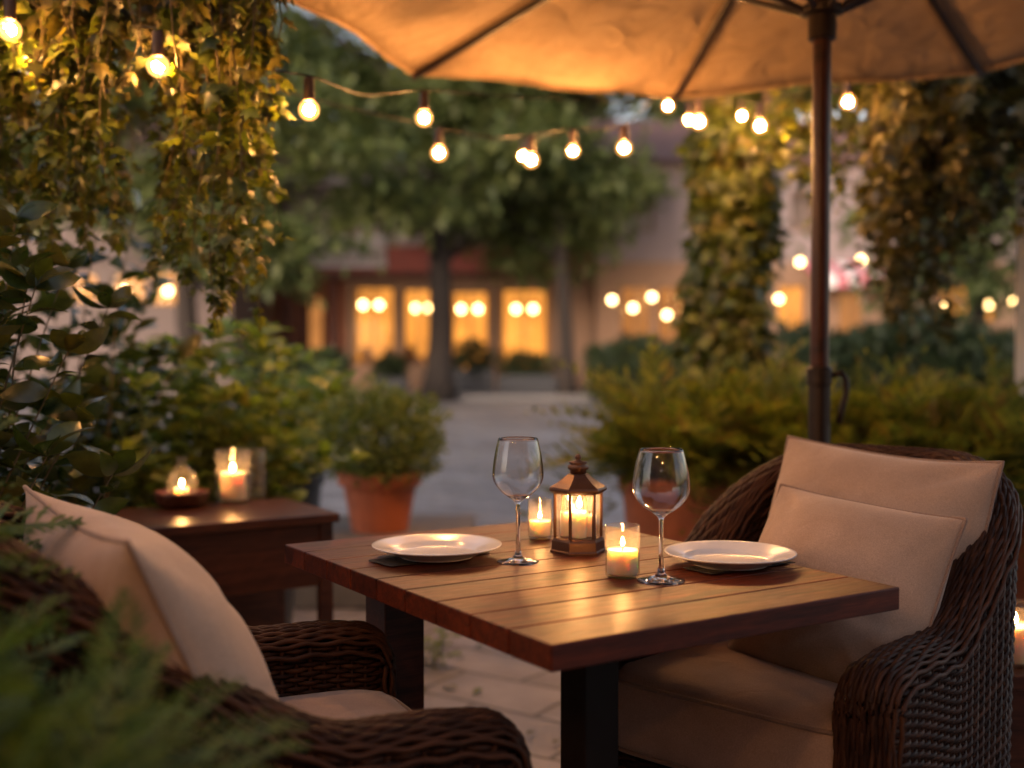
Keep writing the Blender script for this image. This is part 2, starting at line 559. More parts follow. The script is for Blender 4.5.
def T_frond(n=18, w=.24, seed=0, droop=.25, thin=.016):
    """a feathery frond of unit length along +Y made of many narrow leaflets"""
    rg = random.Random(seed)
    V = []; Q = []
    def y_z(t): return t, .10 * math.sin(PI * t * .9) - droop * t * t
    for i in range(n):                                     # rachis strip
        pass
    for s in (0,):
        for i in range(9):
            t0, t1 = i / 9, (i + 1) / 9
            y0, z0 = y_z(t0); y1, z1 = y_z(t1); r0 = .007 * (1 - t0) + .002; r1 = .007 * (1 - t1) + .002
            b = len(V); V += [(-r0, y0, z0), (r0, y0, z0), (r1, y1, z1), (-r1, y1, z1)]; Q.append((b, b + 1, b + 2, b + 3))
    for i in range(n):
        t = .10 + .9 * i / (n - 1)
        L = w * (math.sin(PI * (t * .86 + .10)) ** .8) * rg.uniform(.85, 1.1)
        y, z = y_z(t)
        for s in (-1, 1):
            a = R(58 - 22 * t) + rg.uniform(-.12, .12)
            dx, dy = s * math.sin(a), math.cos(a)
            dz = rg.uniform(-.25, .12)
            px_, py_ = -dy * s, dx * s
            m = .45
            b = len(V)
            V += [(0, y, z), (dx * L * m + px_ * thin, y + dy * L * m + py_ * thin, z + dz * L * m + .01),
                  (dx * L, y + dy * L, z + dz * L - .1 * L), (dx * L * m - px_ * thin, y + dy * L * m - py_ * thin, z + dz * L * m + .01)]
            Q.append((b, b + 1, b + 2, b + 3))
            # side barbs make it feathery
            for q in (.4, .68):
                bx_, by_, bz_ = dx * L * q, y + dy * L * q, z + dz * L * q
                l2 = L * .34 * (1.2 - q)
                for s2 in (-1, 1):
                    a2 = math.atan2(dx, dy) + s2 * .75
                    ex, ey = math.sin(a2) * l2, math.cos(a2) * l2
                    nx, ny = -math.cos(a2) * thin * .45, math.sin(a2) * thin * .45
                    b = len(V)
                    V += [(bx_, by_, bz_), (bx_ + ex * .5 + nx, by_ + ey * .5 + ny, bz_ + .004), (bx_ + ex, by_ + ey, bz_ - .01), (bx_ + ex * .5 - nx, by_ + ey * .5 - ny, bz_ + .004)]
                    Q.append((b, b + 1, b + 2, b + 3))
    return np.array(V), np.array(Q)


def frames(D, UP, roll=None):
    """rotation matrices whose +Y is D and whose +Z leans to UP"""
    D = D / (np.linalg.norm(D, axis=1)[:, None] + 1e-9)
    X = np.cross(D, UP); X /= (np.linalg.norm(X, axis=1)[:, None] + 1e-9)
    Z = np.cross(X, D)
    if roll is not None:
        c, s_ = np.cos(roll)[:, None], np.sin(roll)[:, None]
        X, Z = X * c + Z * s_, Z * c - X * s_
    return np.stack([X, D, Z], axis=2)


def scatter(tmpl, P, RM, S):
    tv, tf = tmpl
    P = np.asarray(P); S = np.asarray(S)
    V = np.einsum('mij,nj->mni', RM, tv) * S[:, None, None] + P[:, None, :]
    n = len(tv)
    Q = tf[None, :, :] + (np.arange(len(P)) * n)[:, None, None]
    return V.reshape(-1, 3), Q.reshape(-1, tf.shape[1])


IVY = [T_ivy(.05, .9, .05), T_ivy(.22, 1.05, .10), T_ivy(.42, .8, .12), T_ivy(-.12, .75, -.05)]; ELL = T_ell(); LONG = T_ell(.34, 5, .28, .25); SMALL = T_ell(.5, 2, .1, .3); BIG = T_ell(.48, 6, .16, .20)
FRONDS = [T_frond(18, .24, k) for k in range(3)]
GOLD = [T_frond(15, .28, 10, .45, .021), T_frond(14, .30, 11, .75, .024), T_frond(17, .22, 12, .30, .018), T_frond(13, .26, 13, 1.0, .022)]


def scatter_many(tmpls, rg, P, RM, S):
    pick = rg.integers(0, len(tmpls), len(P)); VV = []; QQ = []; off = 0
    for k, tm in enumerate(tmpls):
        m = pick == k
        V, Q = scatter(tm, P[m], RM[m], S[m])
        VV.append(V); QQ.append(Q + off); off += len(V)
    return np.concatenate(VV), np.concatenate(QQ)


def rnd(rg, n, a, b): return rg.uniform(a, b, n)


# ------------------------------------------------------------------ setting: ground
def sheet(name, pts, z, mat):
    me = bpy.data.meshes.new(name)
    me.from_pydata([(x, y, z) for x, y in pts], [], [tuple(range(len(pts)))])
    me.materials.append(mat)
    return link(name, me)

g = sheet('ground', [(-400, -400), (400, -400), (400, 400), (-400, 400)], 0.0, M['ground'])
tag(g, kind='structure')
sw = MB().bx(-40, 40, 26.2, 30.4, .004, .13).build('sidewalk', M['sidewalk'], bevel=.02)
tag(sw, kind='structure')

rgl = np.random.default_rng(9)
nl_ = 700
Pl = np.stack([rgl.uniform(-3.2, 3.2, nl_), 2.6 + 17 * rgl.random(nl_) ** 1.5, np.full(nl_, .012)], 1)
Dl = rgl.normal(size=(nl_, 3)); Dl[:, 2] *= .12
V, Q = scatter(ELL, Pl, frames(Dl, np.array([0, 0, 1.0]) + rgl.normal(size=(nl_, 3)) * .2), .055 * rgl.uniform(.6, 1.3, nl_))
tag(fast_mesh('fallen_leaves', V, Q, M['ivy']), 'scattered fallen leaves lying on the courtyard paving', 'leaves', kind='stuff')

# ------------------------------------------------------------------ table
ZT = .74
Bc = pz(551.5, 645, ZT); Ac = pz(288, 544, ZT); Cc = pz(900, 587, ZT)
vdir = (Cc - Bc); LV = vdir.length; vdir.normalize()
udir = Vector((-vdir.y, vdir.x, 0)); LU = (Ac - Bc).dot(udir)
ang = math.atan2(vdir.y, vdir.x)
tb = thing('dining_table', 'square plank dining table of reddish oiled wood set for two', 'table', (Bc.x, Bc.y, 0), ang)
TH = .036
npl = 9
top = MB()
pw = LU / npl
for i in range(npl):
    top.bx(0, LV, i * pw + (.0012 if i else 0), (i + 1) * pw - (.0012 if i < npl - 1 else 0), ZT - TH, ZT)
top.build('table_top', M['table'], tb, bevel=.0022)
MB().bx(.13, LV - .13, .13, LU - .13, ZT - TH - .014, ZT - TH - .002).build('underframe', M['leg'], tb)


def tl(px, d):                         # world -> table local
    w = Vector(((px - 512) / F * d, d, 0)) - Vector((Bc.x, Bc.y, 0))
    return w.dot(vdir), w.dot(udir)
for px, d, wd, lm_ in ((590, 1.78, .066, 'leg'), (394, 2.22, .085, 'cabinet')):
    a, b = tl(px, d)
    MB().box((a, b, (ZT - TH - .014 + .05) / 2), (wd, wd, ZT - TH - .014 - .05 - .002)).build('leg', M[lm_], tb, bevel=.003)
    MB().bx(.05, LV - .06, b - .04, b + .04, 0.004, .048).build('foot_beam', M['leg'], tb, bevel=.004)


# ------------------------------------------------------------------ tableware
def on_table(px, py): return pz(px, py, ZT)


def plate(c, r, label):
    t = thing('dinner_plate', label, 'plate', c, 0, 'plates laid on the table')
    k = r / .117
    prof = [(.0001, .006), (.066, .006), (.073, .0075), (.079, .0125), (.086, .0150), (.112, .0215), (.1165, .0228), (.1172, .0218),
            (.1165, .0204), (.110, .0180), (.084, .0105), (.076, .0052), (.066, .0022), (.066, .0002), (.060, .0002), (.060, .0022), (.0001, .0026)]
    MB().lathe([(a * k, z) for a, z in prof], 72, cap0=False, cap1=False).build('plate_body', M['ceramic'], t, smooth=True)
    return t

p1 = on_table(437, 558); p1.z = ZT + .0035
p2 = on_table(730, 566); p2.z = ZT + .0035
plate(p1, .1165, 'white rimmed dinner plate beside the wine glass with the grey courtyard behind it')
plate(p2, .113, 'white rimmed dinner plate laid in front of the beige cushions')


def napkin(c, size, rz, label):
    rg = random.Random(int(c.x * 999))
    n = 14
    V = []; Q = []
    for i in range(n + 1):
        for j in range(n + 1):
            x = (i / n - .5) * size[0]; y = (j / n - .5) * size[1]
            z = .0012 + .0006 * math.sin(i * 1.7 + j) * (1 if (i in (0, n) or j in (0, n)) else .3)
            V.append((x, y, z))
    for i in range(n):
        for j in range(n):
            a = i * (n + 1) + j
            Q.append((a, a + n + 1, a + n + 2, a + 1))
    o = MB().add(V, Q).build('napkin', M['napkin'], smooth=True)
    o.location = (c.x, c.y, ZT + .0006); o.rotation_euler = (0, 0, rz)
    m = o.modifiers.new('s', 'SOLIDIFY'); m.thickness = .0014; m.offset = 1
    return tag(o, label, 'napkin', 'dark napkins under the plates')
napkin(p1 + Vector((-.012, .0, 0)), (.215, .075), ang + .12, 'dark cloth napkin poking out under the plate beside the courtyard')
napkin(p2 + Vector((.016, -.004, 0)), (.20, .07), ang + .02, 'dark cloth napkin poking out under the plate before the cushions')


def wine_glass(c, H, rbowl, rrim, rbase, label):
    t = thing('wine_glass', label, 'wine glass', c, 0, 'wine glasses on the table')
    hb = H * .49                        # where the bowl begins
    bowl = []
    K = 26
    for i in range(K + 1):
        s = i / K
        if s < .42:
            q = s / .42; r = rbowl * math.sin(q * PI / 2) ** .72
        else:
            q = (s - .42) / .58; r = rbowl + (rrim - rbowl) * (q ** 1.7)
        bowl.append((r, hb + (H - hb) * s))
    bowl[0] = (.0036, hb)
    th = .0011
    foot = [(.0001, .0003), (rbase * .6, .0003), (rbase, .0006), (rbase + .0004, .0016), (rbase - .001, .0026), (rbase * .55, .0050), (rbase * .28, .0085),
            (.0062, .0140), (.0042, .024), (.0036, .05), (.0034, hb * .8), (.0038, hb - .006), (.0046, hb - .002)]
    outer = [(max(r, .0058), z) for r, z in bowl[1:]]
    inner = [(max(r - th, .0002), z) for r, z in reversed(bowl[2:])]
    inner[0] = (bowl[-1][0] - th, bowl[-1][1])
    prof = foot + outer + [(bowl[-1][0] - th * .5, H + .0006)] + inner + [(.0001, bowl[2][1] - .001)]
    MB().lathe(prof, 64, cap0=False, cap1=False).build('glass_body', M['wineglass'], t, smooth=True)
    return t
wine_glass(on_table(518, 562) , .2185, .0450, .0345, .037, 'empty wine glass standing between the plate and the lantern')
wine_glass(on_table(661, 581), .2135, .0462, .0350, .0385, 'empty wine glass standing in front of the ferns and plate')


def flame(z, parent, h=.021, r=.0046):
    prof = [(.0002, 0), (r * .6, h * .08), (r, h * .28), (r * .86, h * .48), (r * .5, h * .72), (r * .18, h * .92), (.0001, h)]
    MB().lathe(prof, 12, (0, 0, z), cap0=False, cap1=False).build('flame', M['flame'], parent, smooth=True)


def candle(c, r, h, label, lit=True, group='pillar candles', cat='candle', fh=.021):
    t = thing('candle', label, cat, c, 0, group)
    w = MB()
    w.lathe([(r * .97, 0), (r, .002), (r, h - .002), (r * .965, h), (r * .86, h - .0018), (r * .3, h - .003), (.0005, h - .003)], 36, cap1=False)
    w.build('wax', M['wax'], t, smooth=True)
    MB().tube([(0, 0, h - .004), (.0004, 0, h + .003), (.0012, 0, h + .0075)], .0009, 6).build('wick', M['darkmetal'], t)
    if lit: flame(h + .0055, t, fh, fh * .22)
    return t


def jar(c, r, h, label, cat='candle holder', name='glass_candle_holder', group='glass candle holders', nside=48, base=.006):
    t = thing(name, label, cat, c, 0, group)
    th = .0016
    prof = [(.0003, .0008), (r * .9, .0008), (r, .004), (r, h - .001), (r - th * .5, h), (r - th, h - .001), (r - th, base + .003), (r * .88, base), (.0003, base)]
    MB().lathe(prof, nside, cap0=False, cap1=False).build('glass_wall', M['thin'], t, smooth=True)
    return t

c = on_table(622.5, 577)
jar(c, .0285, .086, 'clear glass tealight holder with thick candle beside the bronze lantern')
candle(c + Vector((0, 0, .0064)), .0255, .040, 'short cream candle burning in the glass beside the lantern', fh=.015)
c = on_table(540, 538.5)
jar(c, .0238, .078, 'small clear glass candle holder behind the lantern and wine glass')
candle(c + Vector((0, 0, .0064)), .0212, .030, 'small cream candle burning in the glass behind the lantern', fh=.012)

# lantern
c = on_table(578, 551.5)
lt = thing('candle_lantern', 'hexagonal bronze candle lantern with glass panes and knobbed roof', 'lantern', c, R(8))
rb = .0515


def hexa(prof, ph=0.0, cap0=True, cap1=True): return MB().lathe(prof, 6, cap0=cap0, cap1=cap1, ph=ph)
hexa([(rb * 1.02, 0), (rb * 1.02, .004), (rb * .985, .006), (rb * .96, .022), (rb * .92, .026), (rb * .86, .0275)]).build('base', M['bronze'], lt, bevel=.0008)
r2 = rb * .845
zt0, zt1 = .0277, .115
for i in range(6):
    a = 2 * PI * i / 6
    MB().box((r2 * math.cos(a), r2 * math.sin(a), (zt0 + zt1) / 2), (.0052, .0052, zt1 - zt0), a).build('post', M['bronze'], lt, bevel=.0006)
for i in range(6):
    a0, a1 = 2 * PI * i / 6, 2 * PI * (i + 1) / 6
    k = r2 * .99
    A = Vector((k * math.cos(a0), k * math.sin(a0), 0)); B = Vector((k * math.cos(a1), k * math.sin(a1), 0))
    A, B = A.lerp(B, .07), A.lerp(B, .93)
    MB().add([(A.x, A.y, zt0 + .001), (B.x, B.y, zt0 + .001), (B.x, B.y, zt1 - .004), (A.x, A.y, zt1 - .004)], [(0, 1, 2, 3)]).build('glass_pane', M['pane'], lt)
rf = hexa([(rb * .90, zt1 - .006), (rb * 1.05, zt1 - .001), (rb * 1.07, zt1 + .002), (rb * 1.03, zt1 + .006), (rb * .78, zt1 + .013), (rb * .52, zt1 + .023), (rb * .36, zt1 + .030), (.002, zt1 + .0305)]).build('roof', M['bronze'], lt, bevel=.0008)
FZ = zt1 - .004
fn = MB().lathe([(rb * .30, FZ + .0348), (rb * .30, FZ + .041), (rb * .38, FZ + .043), (rb * .38, FZ + .049), (rb * .27, FZ + .051), (rb * .33, FZ + .0535), (rb * .33, FZ + .056), (.006, FZ + .058),
                 (.0045, FZ + .0605), (.0062, FZ + .0635), (.0055, FZ + .0675), (.002, FZ + .070), (.0002, FZ + .0705)], 20).build('finial', M['bronze'], rf, smooth=True)
zc = ZT + .0279
ca = Vector((c.x, c.y, zc))
candle(ca + Vector((.0015, -.012, 0)), .0135, .050, 'tall lit candle standing in the middle of the bronze lantern', fh=.021)
candle(ca + Vector((-.020, .010, 0)), .0125, .046, 'unlit cream candle standing to the side inside the lantern', lit=False)
candle(ca + Vector((.0215, .008, 0)), .0130, .040, 'shortest unlit candle standing near the rim of the lantern', lit=False)


# ------------------------------------------------------------------ wicker armchairs
def smoothstep(a, b, x):
    t = np.clip((x - a) / (b - a), 0, 1)
    return t * t * (3 - 2 * t)


CW, CD, HA, HB = .655, .66, .602, .885      # outer width, depth, arm height, back height
HW = .048                                 # half the wall thickness


def chair_path(n):
    a = CW / 2 - HW; yf = -CD / 2 + HW; yb = CD / 2 - HW; r = .19
    segs = [('l', (a, yf), (a, yb - r)), ('a', (a - r, yb - r), 0, 90), ('l', (a - r, yb), (-a + r, yb)), ('a', (-a + r, yb - r), 90, 180), ('l', (-a, yb - r), (-a, yf))]
    P = []
    for s in segs:
        if s[0] == 'l':
            L = math.dist(s[1], s[2]); m = max(2, int(L / .004))
            for i in range(m): P.append((s[1][0] + (s[2][0] - s[1][0]) * i / m, s[1][1] + (s[2][1] - s[1][1]) * i / m))
        else:
            m = max(2, int(r * PI / 2 / .004))
            for i in range(m):
                t = R(s[2] + (s[3] - s[2]) * i / m)
                P.append((s[1][0] + r * math.cos(t), s[1][1] + r * math.sin(t)))
    P.append((-a, yf))
    P = np.array(P)
    d = np.r_[0, np.cumsum(np.linalg.norm(np.diff(P, axis=0), axis=1))]
    s = np.linspace(0, d[-1], n)
    Q = np.stack([np.interp(s, d, P[:, 0]), np.interp(s, d, P[:, 1])], 1)
    T = np.gradient(Q, axis=0); T /= np.linalg.norm(T, axis=1)[:, None]
    N = np.stack([T[:, 1], -T[:, 0]], 1)           # points outwards
    return Q, T, N, d[-1]


def top_h(y): return HA + (HB - HA) * smoothstep(-.11, .33, y) - .012 * smoothstep(-.2, -.34, y)


def lean(y, z):                                      # the back leans outwards with height
    w = smoothstep(-.05, .33, y)
    return .085 * w * (z / HB) ** 1.6


def make_chair(name, label):
    t = thing(name, label, 'armchair', (0, 0, 0), 0, 'wicker armchairs at the table')
    ns = 62                                        # stakes along one side
    sps = 5
    npt = ns * sps + 1
    Q, T, N, L = chair_path(npt)
    capn = 4 * sps                                  # 4 stakes round each front end
    Z0 = .07
    rows = 66

    def loop(o):
        """closed plan loop of the wall at half thickness o: xy, base y (for height) and outward normal"""
        out = Q + N * o
        inn = (Q - N * o)[::-1]
        th = np.linspace(0, PI, capn + 1)[1:-1]
        def cap(i, nrm, fwd):
            return np.stack([Q[i] + o * (math.cos(k) * nrm + math.sin(k) * fwd) for k in th])
        f = np.array([0, -1.0])
        c1 = cap(-1, N[-1], f); c0 = cap(0, -N[0], f)
        P = np.concatenate([out, c1, inn, c0])
        n1 = np.stack([math.cos(k) * N[-1] + math.sin(k) * f for k in th]); n0 = np.stack([-math.cos(k) * N[0] + math.sin(k) * f for k in th])
        NN = np.concatenate([N, n1, -N[::-1], n0])
        yy = np.concatenate([Q[:, 1], np.full(len(th), Q[-1, 1]), Q[::-1, 1], np.full(len(th), Q[0, 1])])
        return P, NN, yy
    wall = MB()
    P, NN, yy = loop(HW - .004)
    m = len(P)
    ph = np.arange(m) / sps * PI
    for k in range(rows):
        fr = (k + .5) / rows
        z = Z0 + (top_h(yy) - Z0) * fr
        amp = .0040 * np.cos(ph + k * PI)
        xy = P + NN * amp[:, None]
        pts = np.stack([xy[:, 0], xy[:, 1] + lean(yy, z), z], 1)
        wall.tube(pts, .0046, 5, closed=True)
    # stakes
    for i in range(0, m, sps):
        zz = np.linspace(Z0, top_h(yy[i]), 6)
        pts = np.stack([np.full(6, P[i, 0]), P[i, 1] + lean(np.full(6, yy[i]), zz), zz], 1)
        wall.tube(pts, .0040, 4)
    wall.build('woven_shell', M['wicker'], t, smooth=True)
    # dark backing added inside the weave to block light through it
    core = MB()
    Pc, Nc, yc = loop(HW - .0125)
    lv = [0, .25, .5, .75, 1.0]
    Vc = []
    for fr in lv:
        z = Z0 + (top_h(yc) - Z0) * fr
        Vc.append(np.stack([Pc[:, 0], Pc[:, 1] + lean(yc, z), z], 1))
    Vc = np.concatenate(Vc); mm = len(Pc)
    fc = []
    for k in range(len(lv) - 1):
        for i in range(mm):
            j = (i + 1) % mm
            fc.append((k * mm + i, k * mm + j, (k + 1) * mm + j, (k + 1) * mm + i))
    core.add(Vc, fc)
    core.build('shell_backing', M['wickerback'], t)
    # rolled rim: strands climb the front of one arm, run over the back and down the other arm
    rim = MB()
    nst = 20
    for j in range(nst):
        o = -1 + 2 * j / (nst - 1)
        lo = o * (HW + .006)
        crown = .040 * math.sqrt(max(0, 1 - o * o)) - .012
        fwd = HW * math.sqrt(max(0, 1 - o * o)) * .55 + .008
        pts = []
        nv = 26
        zt = float(top_h(Q[0, 1]))
        for i in range(nv):                          # up the front
            z = Z0 + (zt - .05 - Z0) * i / nv
            pts.append((Q[0, 0] + lo, Q[0, 1] - HW * .55 - fwd, z))
        for i in range(8):                           # round the nose
            a = (i + .5) / 8 * PI / 2
            pts.append((Q[0, 0] + lo, Q[0, 1] - (HW * .55 + fwd) * math.cos(a) + .0, zt - .05 + (.05 + crown) * math.sin(a)))
        st = 3
        for i in range(4, npt - 4, st):
            x, y = Q[i] + N[i] * lo
            z = float(top_h(Q[i, 1])) + crown
            pts.append((x, y + float(lean(Q[i, 1], z)), z))
        for i in range(8):
            a = PI / 2 - (i + .5) / 8 * PI / 2
            pts.append((Q[-1, 0] - lo, Q[-1, 1] - (HW * .55 + fwd) * math.cos(a), zt - .05 + (.05 + crown) * math.sin(a)))
        for i in range(nv):
            z = Z0 + (zt - .05 - Z0) * (1 - (i + 1) / nv)
            pts.append((Q[-1, 0] - lo, Q[-1, 1] - HW * .55 - fwd, z))
        pts = np.array(pts)
        # resample evenly, then braid
        d = np.r_[0, np.cumsum(np.linalg.norm(np.diff(pts, axis=0), axis=1))]
        s = np.arange(0, d[-1], .011)
        pts = np.stack([np.interp(s, d, pts[:, k]) for k in range(3)], 1)
        TT = np.gradient(pts, axis=0); TT /= np.linalg.norm(TT, axis=1)[:, None]
        side = np.zeros_like(TT)
        side[:, 0] = TT[:, 1]; side[:, 1] = -TT[:, 0]
        ln = np.linalg.norm(side, axis=1); side[ln < .2] = (1, 0, 0); side /= np.linalg.norm(side, axis=1)[:, None]
        outn = np.cross(side, TT)
        w1 = np.sin(2 * PI * s / .068 + j * PI * .96)
        w2 = np.sin(2 * PI * s / .068 * .5 + j * 1.9)
        pts = pts + side * (.0014 * w2)[:, None] + outn * (.0024 * w1)[:, None]
        rim.tube(pts, .0043, 6)
    rim.build('braided_rim', M['wicker'], t, smooth=True)
    # front apron below the seat
    ap = MB()
    xa = CW / 2 - 2 * HW + .012
    yfr = -CD / 2 + .030
    nx = 20 * 4 + 1
    xs = np.linspace(-xa, xa, nx)
    for k in range(33):
        z = .075 + k * .0088
        amp = .0045 * np.cos(np.arange(nx) / 4 * PI + k * PI)
        ap.tube(np.stack([xs, yfr + amp, np.full(nx, z)], 1), .0042, 5)
    ap.build('woven_apron', M['wicker'], t, smooth=True)
    MB().bx(-xa, xa, yfr + .006, CD / 2 - 2 * HW, .075, .364).build('seat_base', M['wickerback'], t)
    for sx in (-1, 1):
        for sy in (-1, 1):
            MB().lathe([(.016, 0), (.021, .075)], 14, (sx * (CW / 2 - HW), sy * (CD / 2 - HW) - .02 * sy, 0)).build('leg', M['darkmetal'], t, smooth=False)
    # seat cushion with piping
    cu = seat_cushion(CW - 4 * HW + .012 + .035, CD - 2 * HW - .01, .150)
    o = cu[0].build('seat_cushion', M['seat'], t, smooth=True)
    o.location = (0, -.045, .368)
    for zz, pp in cu[1]:
        q = MB().tube(pp, .0042, 8, closed=True).build('piping', M['piping'], o, smooth=True)
    return t


def seat_cushion(w, d, h, n=26):
    """soft box cushion: crowned top, rounded corners; returns mesh and its two piping loops"""
    def outline(k, grow=0.0, m=96):
        P = []
        for i in range(m):
            a = 2 * PI * i / m
            e = .22
            x = np.sign(math.cos(a)) * abs(math.cos(a)) ** e; y = np.sign(math.sin(a)) * abs(math.sin(a)) ** e
            P.append((x * (w / 2 + grow), y * (d / 2 + grow)))
        return np.array(P)
    m = 96
    rings = []
    def ring(sc, z, grow=0.0, wob=0.0):
        P = outline(0, grow, m) * sc
        zz = np.full(m, z)
        if wob:
            a = np.arange(m) * 2 * PI / m
            zz = zz + wob * np.sin(a * 5 + 1.3) + wob * .7 * np.sin(a * 9 + .4)
        return np.c_[P, zz]
    rings.append(ring(.02, .012)); rings.append(ring(.5, .006)); rings.append(ring(.9, .002)); rings.append(ring(.975, .006))
    rings.append(ring(1, .014)); rings.append(ring(1, h * .3, .008, .001)); rings.append(ring(1, h * .55, .011, .0015)); rings.append(ring(1, h - .030, .006, .001))
    rings.append(ring(1, h - .015)); rings.append(ring(.975, h - .006, 0, .001)); rings.append(ring(.93, h + .003, 0, .0012))
    for s in (.85, .72, .56, .4, .24, .1, .01):
        rings.append(ring(s, h + .004 + .020 * (1 - s ** 2.2)))
    V = np.concatenate(rings); fc = []
    for k in range(len(rings) - 1):
        for i in range(m):
            j = (i + 1) % m
            fc.append((k * m + i, k * m + j, (k + 1) * m + j, (k + 1) * m + i))
    fc.append(tuple(range(m - 1, -1, -1))); b = (len(rings) - 1) * m; fc.append(tuple(range(b, b + m)))
    pip = []
    for z in (.012, h - .013):
        P = outline(0, .0015, m)
        pip.append((z, np.c_[P, np.full(m, z)]))
    return MB().add(V, fc), pip


def pillow(name, label, w, h, t, loc, rot, seed=0, mat='cushion', n=44, pinch=.04, crease=.8):
    """knife edge pillow standing in its local XZ plane, thickness along Y"""
    rg = np.random.default_rng(seed)
    u = np.linspace(-1, 1, n + 1)
    u = np.sign(u) * (1 - (1 - np.abs(u)) ** 1.25)
    X, Z = np.meshgrid(u, u, indexing='ij')
    # outline with eared corners
    xx = X * (1 - pinch * (1 - Z ** 2) * np.abs(X) ** 2)
    zz = Z * (1 - pinch * (1 - X ** 2) * np.abs(Z) ** 2)
    puff = ((1 - np.abs(X) ** 2.1) * (1 - np.abs(Z) ** 2.1))
    puff = np.clip(puff, 0, 1) ** .58
    # creases running from the corners and slouch folds
    cr = np.zeros_like(X)
    for k in range(14):
        cx, cz = rg.choice([-1, 1]), rg.choice([-1, 1])
        a = math.atan2(-cz, -cx) + rg.uniform(-.55, .55)
        dx, dz = math.cos(a), math.sin(a)
        px_, pz_ = X - cx, Z - cz
        al = px_ * dx + pz_ * dz; ac = -px_ * dz + pz_ * dx
        cr -= rg.uniform(.08, .22) * np.exp(-(ac / .06) ** 2) * np.exp(-((al - .34) / .30) ** 2)
    for k in range(4):
        a = rg.uniform(-.5, .5); off = rg.uniform(-.6, .3)
        ac = -X * math.sin(a) + Z * math.cos(a) - off
        cr -= rg.uniform(.06, .14) * np.exp(-(ac / .07) ** 2) * np.exp(-((X - rg.uniform(-.6, .6)) / .5) ** 2)
    for k in range(5):
        fx, fz = rg.uniform(1.5, 4.5, 2); cr += .035 * np.sin(fx * X + rg.uniform(0, 6)) * np.sin(fz * Z + rg.uniform(0, 6))
    zz = zz + .018 * np.sin(2.2 * X + seed) * (np.abs(Z) ** 2) - .03 * (1 - X ** 2) * np.clip(Z, 0, 1) ** 2
    body = puff * (1 + crease * cr) * t / 2
    def grid(sgn):
        return np.stack([xx * w / 2, sgn * body, zz * h / 2], -1).reshape(-1, 3)
    Vf, Vb = grid(-1), grid(1)
    N1 = n + 1
    fc = []
    for i in range(n):
        for j in range(n):
            a = i * N1 + j
            fc.append((a, a + N1, a + N1 + 1, a + 1)); 
            b = a + N1 * N1
            fc.append((b, b + 1, b + N1 + 1, b + N1))
    o = MB().add(np.concatenate([Vf, Vb]), fc).build(name, M[mat], smooth=True)
    me = o.data
    import bmesh
    bm = bmesh.new(); bm.from_mesh(me)
    bmesh.ops.remove_doubles(bm, verts=bm.verts, dist=1e-5)
    bm.to_mesh(me); bm.free()
    me.polygons.foreach_set('use_smooth', [True] * len(me.polygons))
    # piping round the edge
    E = [(i, 0) for i in range(n)] + [(n, j) for j in range(n)] + [(i, n) for i in range(n, 0, -1)] + [(0, j) for j in range(n, 0, -1)]
    P = np.array([(xx[i, j] * w / 2, 0, zz[i, j] * h / 2) for i, j in E])
    q = MB().tube(P, .0034, 7, closed=True).build('piping', M['piping'], o, smooth=True)
    o.location = loc; o.rotation_euler = rot
    return tag(o, label, 'cushion', 'loose cushions on the chairs')


RC = dict(loc=Vector((.578, 1.73, 0)) + Vector((.685, .7285, 0)) * (CD / 2) + Vector((-.7285, .685, 0)) * (CW / 2), rz=math.atan2(-.685, .7285))
LC = dict(loc=Vector((-.115, 1.815, 0)) - Vector((.908, .42, 0)) * (CD / 2), rz=math.atan2(.908, -.42))
ch = make_chair('wicker_armchair', 'dark brown wicker armchair holding two stacked beige cushions')
ch.location = RC['loc']; ch.rotation_euler = (0, 0, RC['rz'])
ch2 = copy_tree(ch)
ch2.location = LC['loc']; ch2.rotation_euler = (0, 0, LC['rz'])
ch2['label'] = 'dark brown wicker armchair seen from behind next to the green ferns'


def chair_pt(C, x, y, z):
    c, s = math.cos(C['rz']), math.sin(C['rz'])
    return Vector((C['loc'].x + x * c - y * s, C['loc'].y + x * s + y * c, z))

pillow('back_cushion', 'large beige back cushion leaning against the chair with the braided rim', .49, .47, .25, chair_pt(RC, .04, .150, .692), (R(-17), R(1.5), RC['rz'] - R(8)), 3)
pillow('throw_cushion', 'smaller beige throw cushion leaning on the larger cushion behind it', .40, .38, .23, chair_pt(RC, .080, -.035, .660), (R(-24), R(3.5), RC['rz'] - R(8)), 8)
pillow('back_cushion', 'beige cushion seen from behind above the dark woven chair back', .61, .51, .26, Vector((-.505, 1.60, .665)), (R(-25), R(0), LC['rz'] + R(8)), 5, crease=.35)

# ------------------------------------------------------------------ umbrella
UX, UY = pt(820, 300, 3.05).x, 3.05
um = thing('patio_umbrella', 'large octagonal patio umbrella of tan canvas on a brown pole', 'umbrella', (UX, UY, 0))
MB().lathe([(.0245, .05), (.0245, 1.05), (.0240, 2.50), (.018, 2.53)], 32).build('pole', M['pole'], um, smooth=False)
# crank housing on the pole
zc0 = pt(820, 440, UY).z; zc1 = pt(820, 367, UY).z
cb = MB().lathe([(.0255, zc0 - .03), (.028, zc0 - .028), (.029, zc1 - .05), (.033, zc1 - .046), (.034, zc1 - .004), (.031, zc1), (.0255, zc1 + .002)], 32).build('crank_collar', M['darkmetal'], um)
hd = [(.032, 0, zc1 - .022), (.060, 0, zc1 - .016), (.071, 0, zc1 - .035), (.071, 0, zc1 - .075), (.060, 0, zc1 - .11), (.052, 0, zc1 - .15)]
MB().tube(hd, .0085, 10).build('crank_handle', M['darkmetal'], cb, smooth=True)
ZA, ZE, RU, PH = 2.50, 2.075, 1.45, R(97.5)


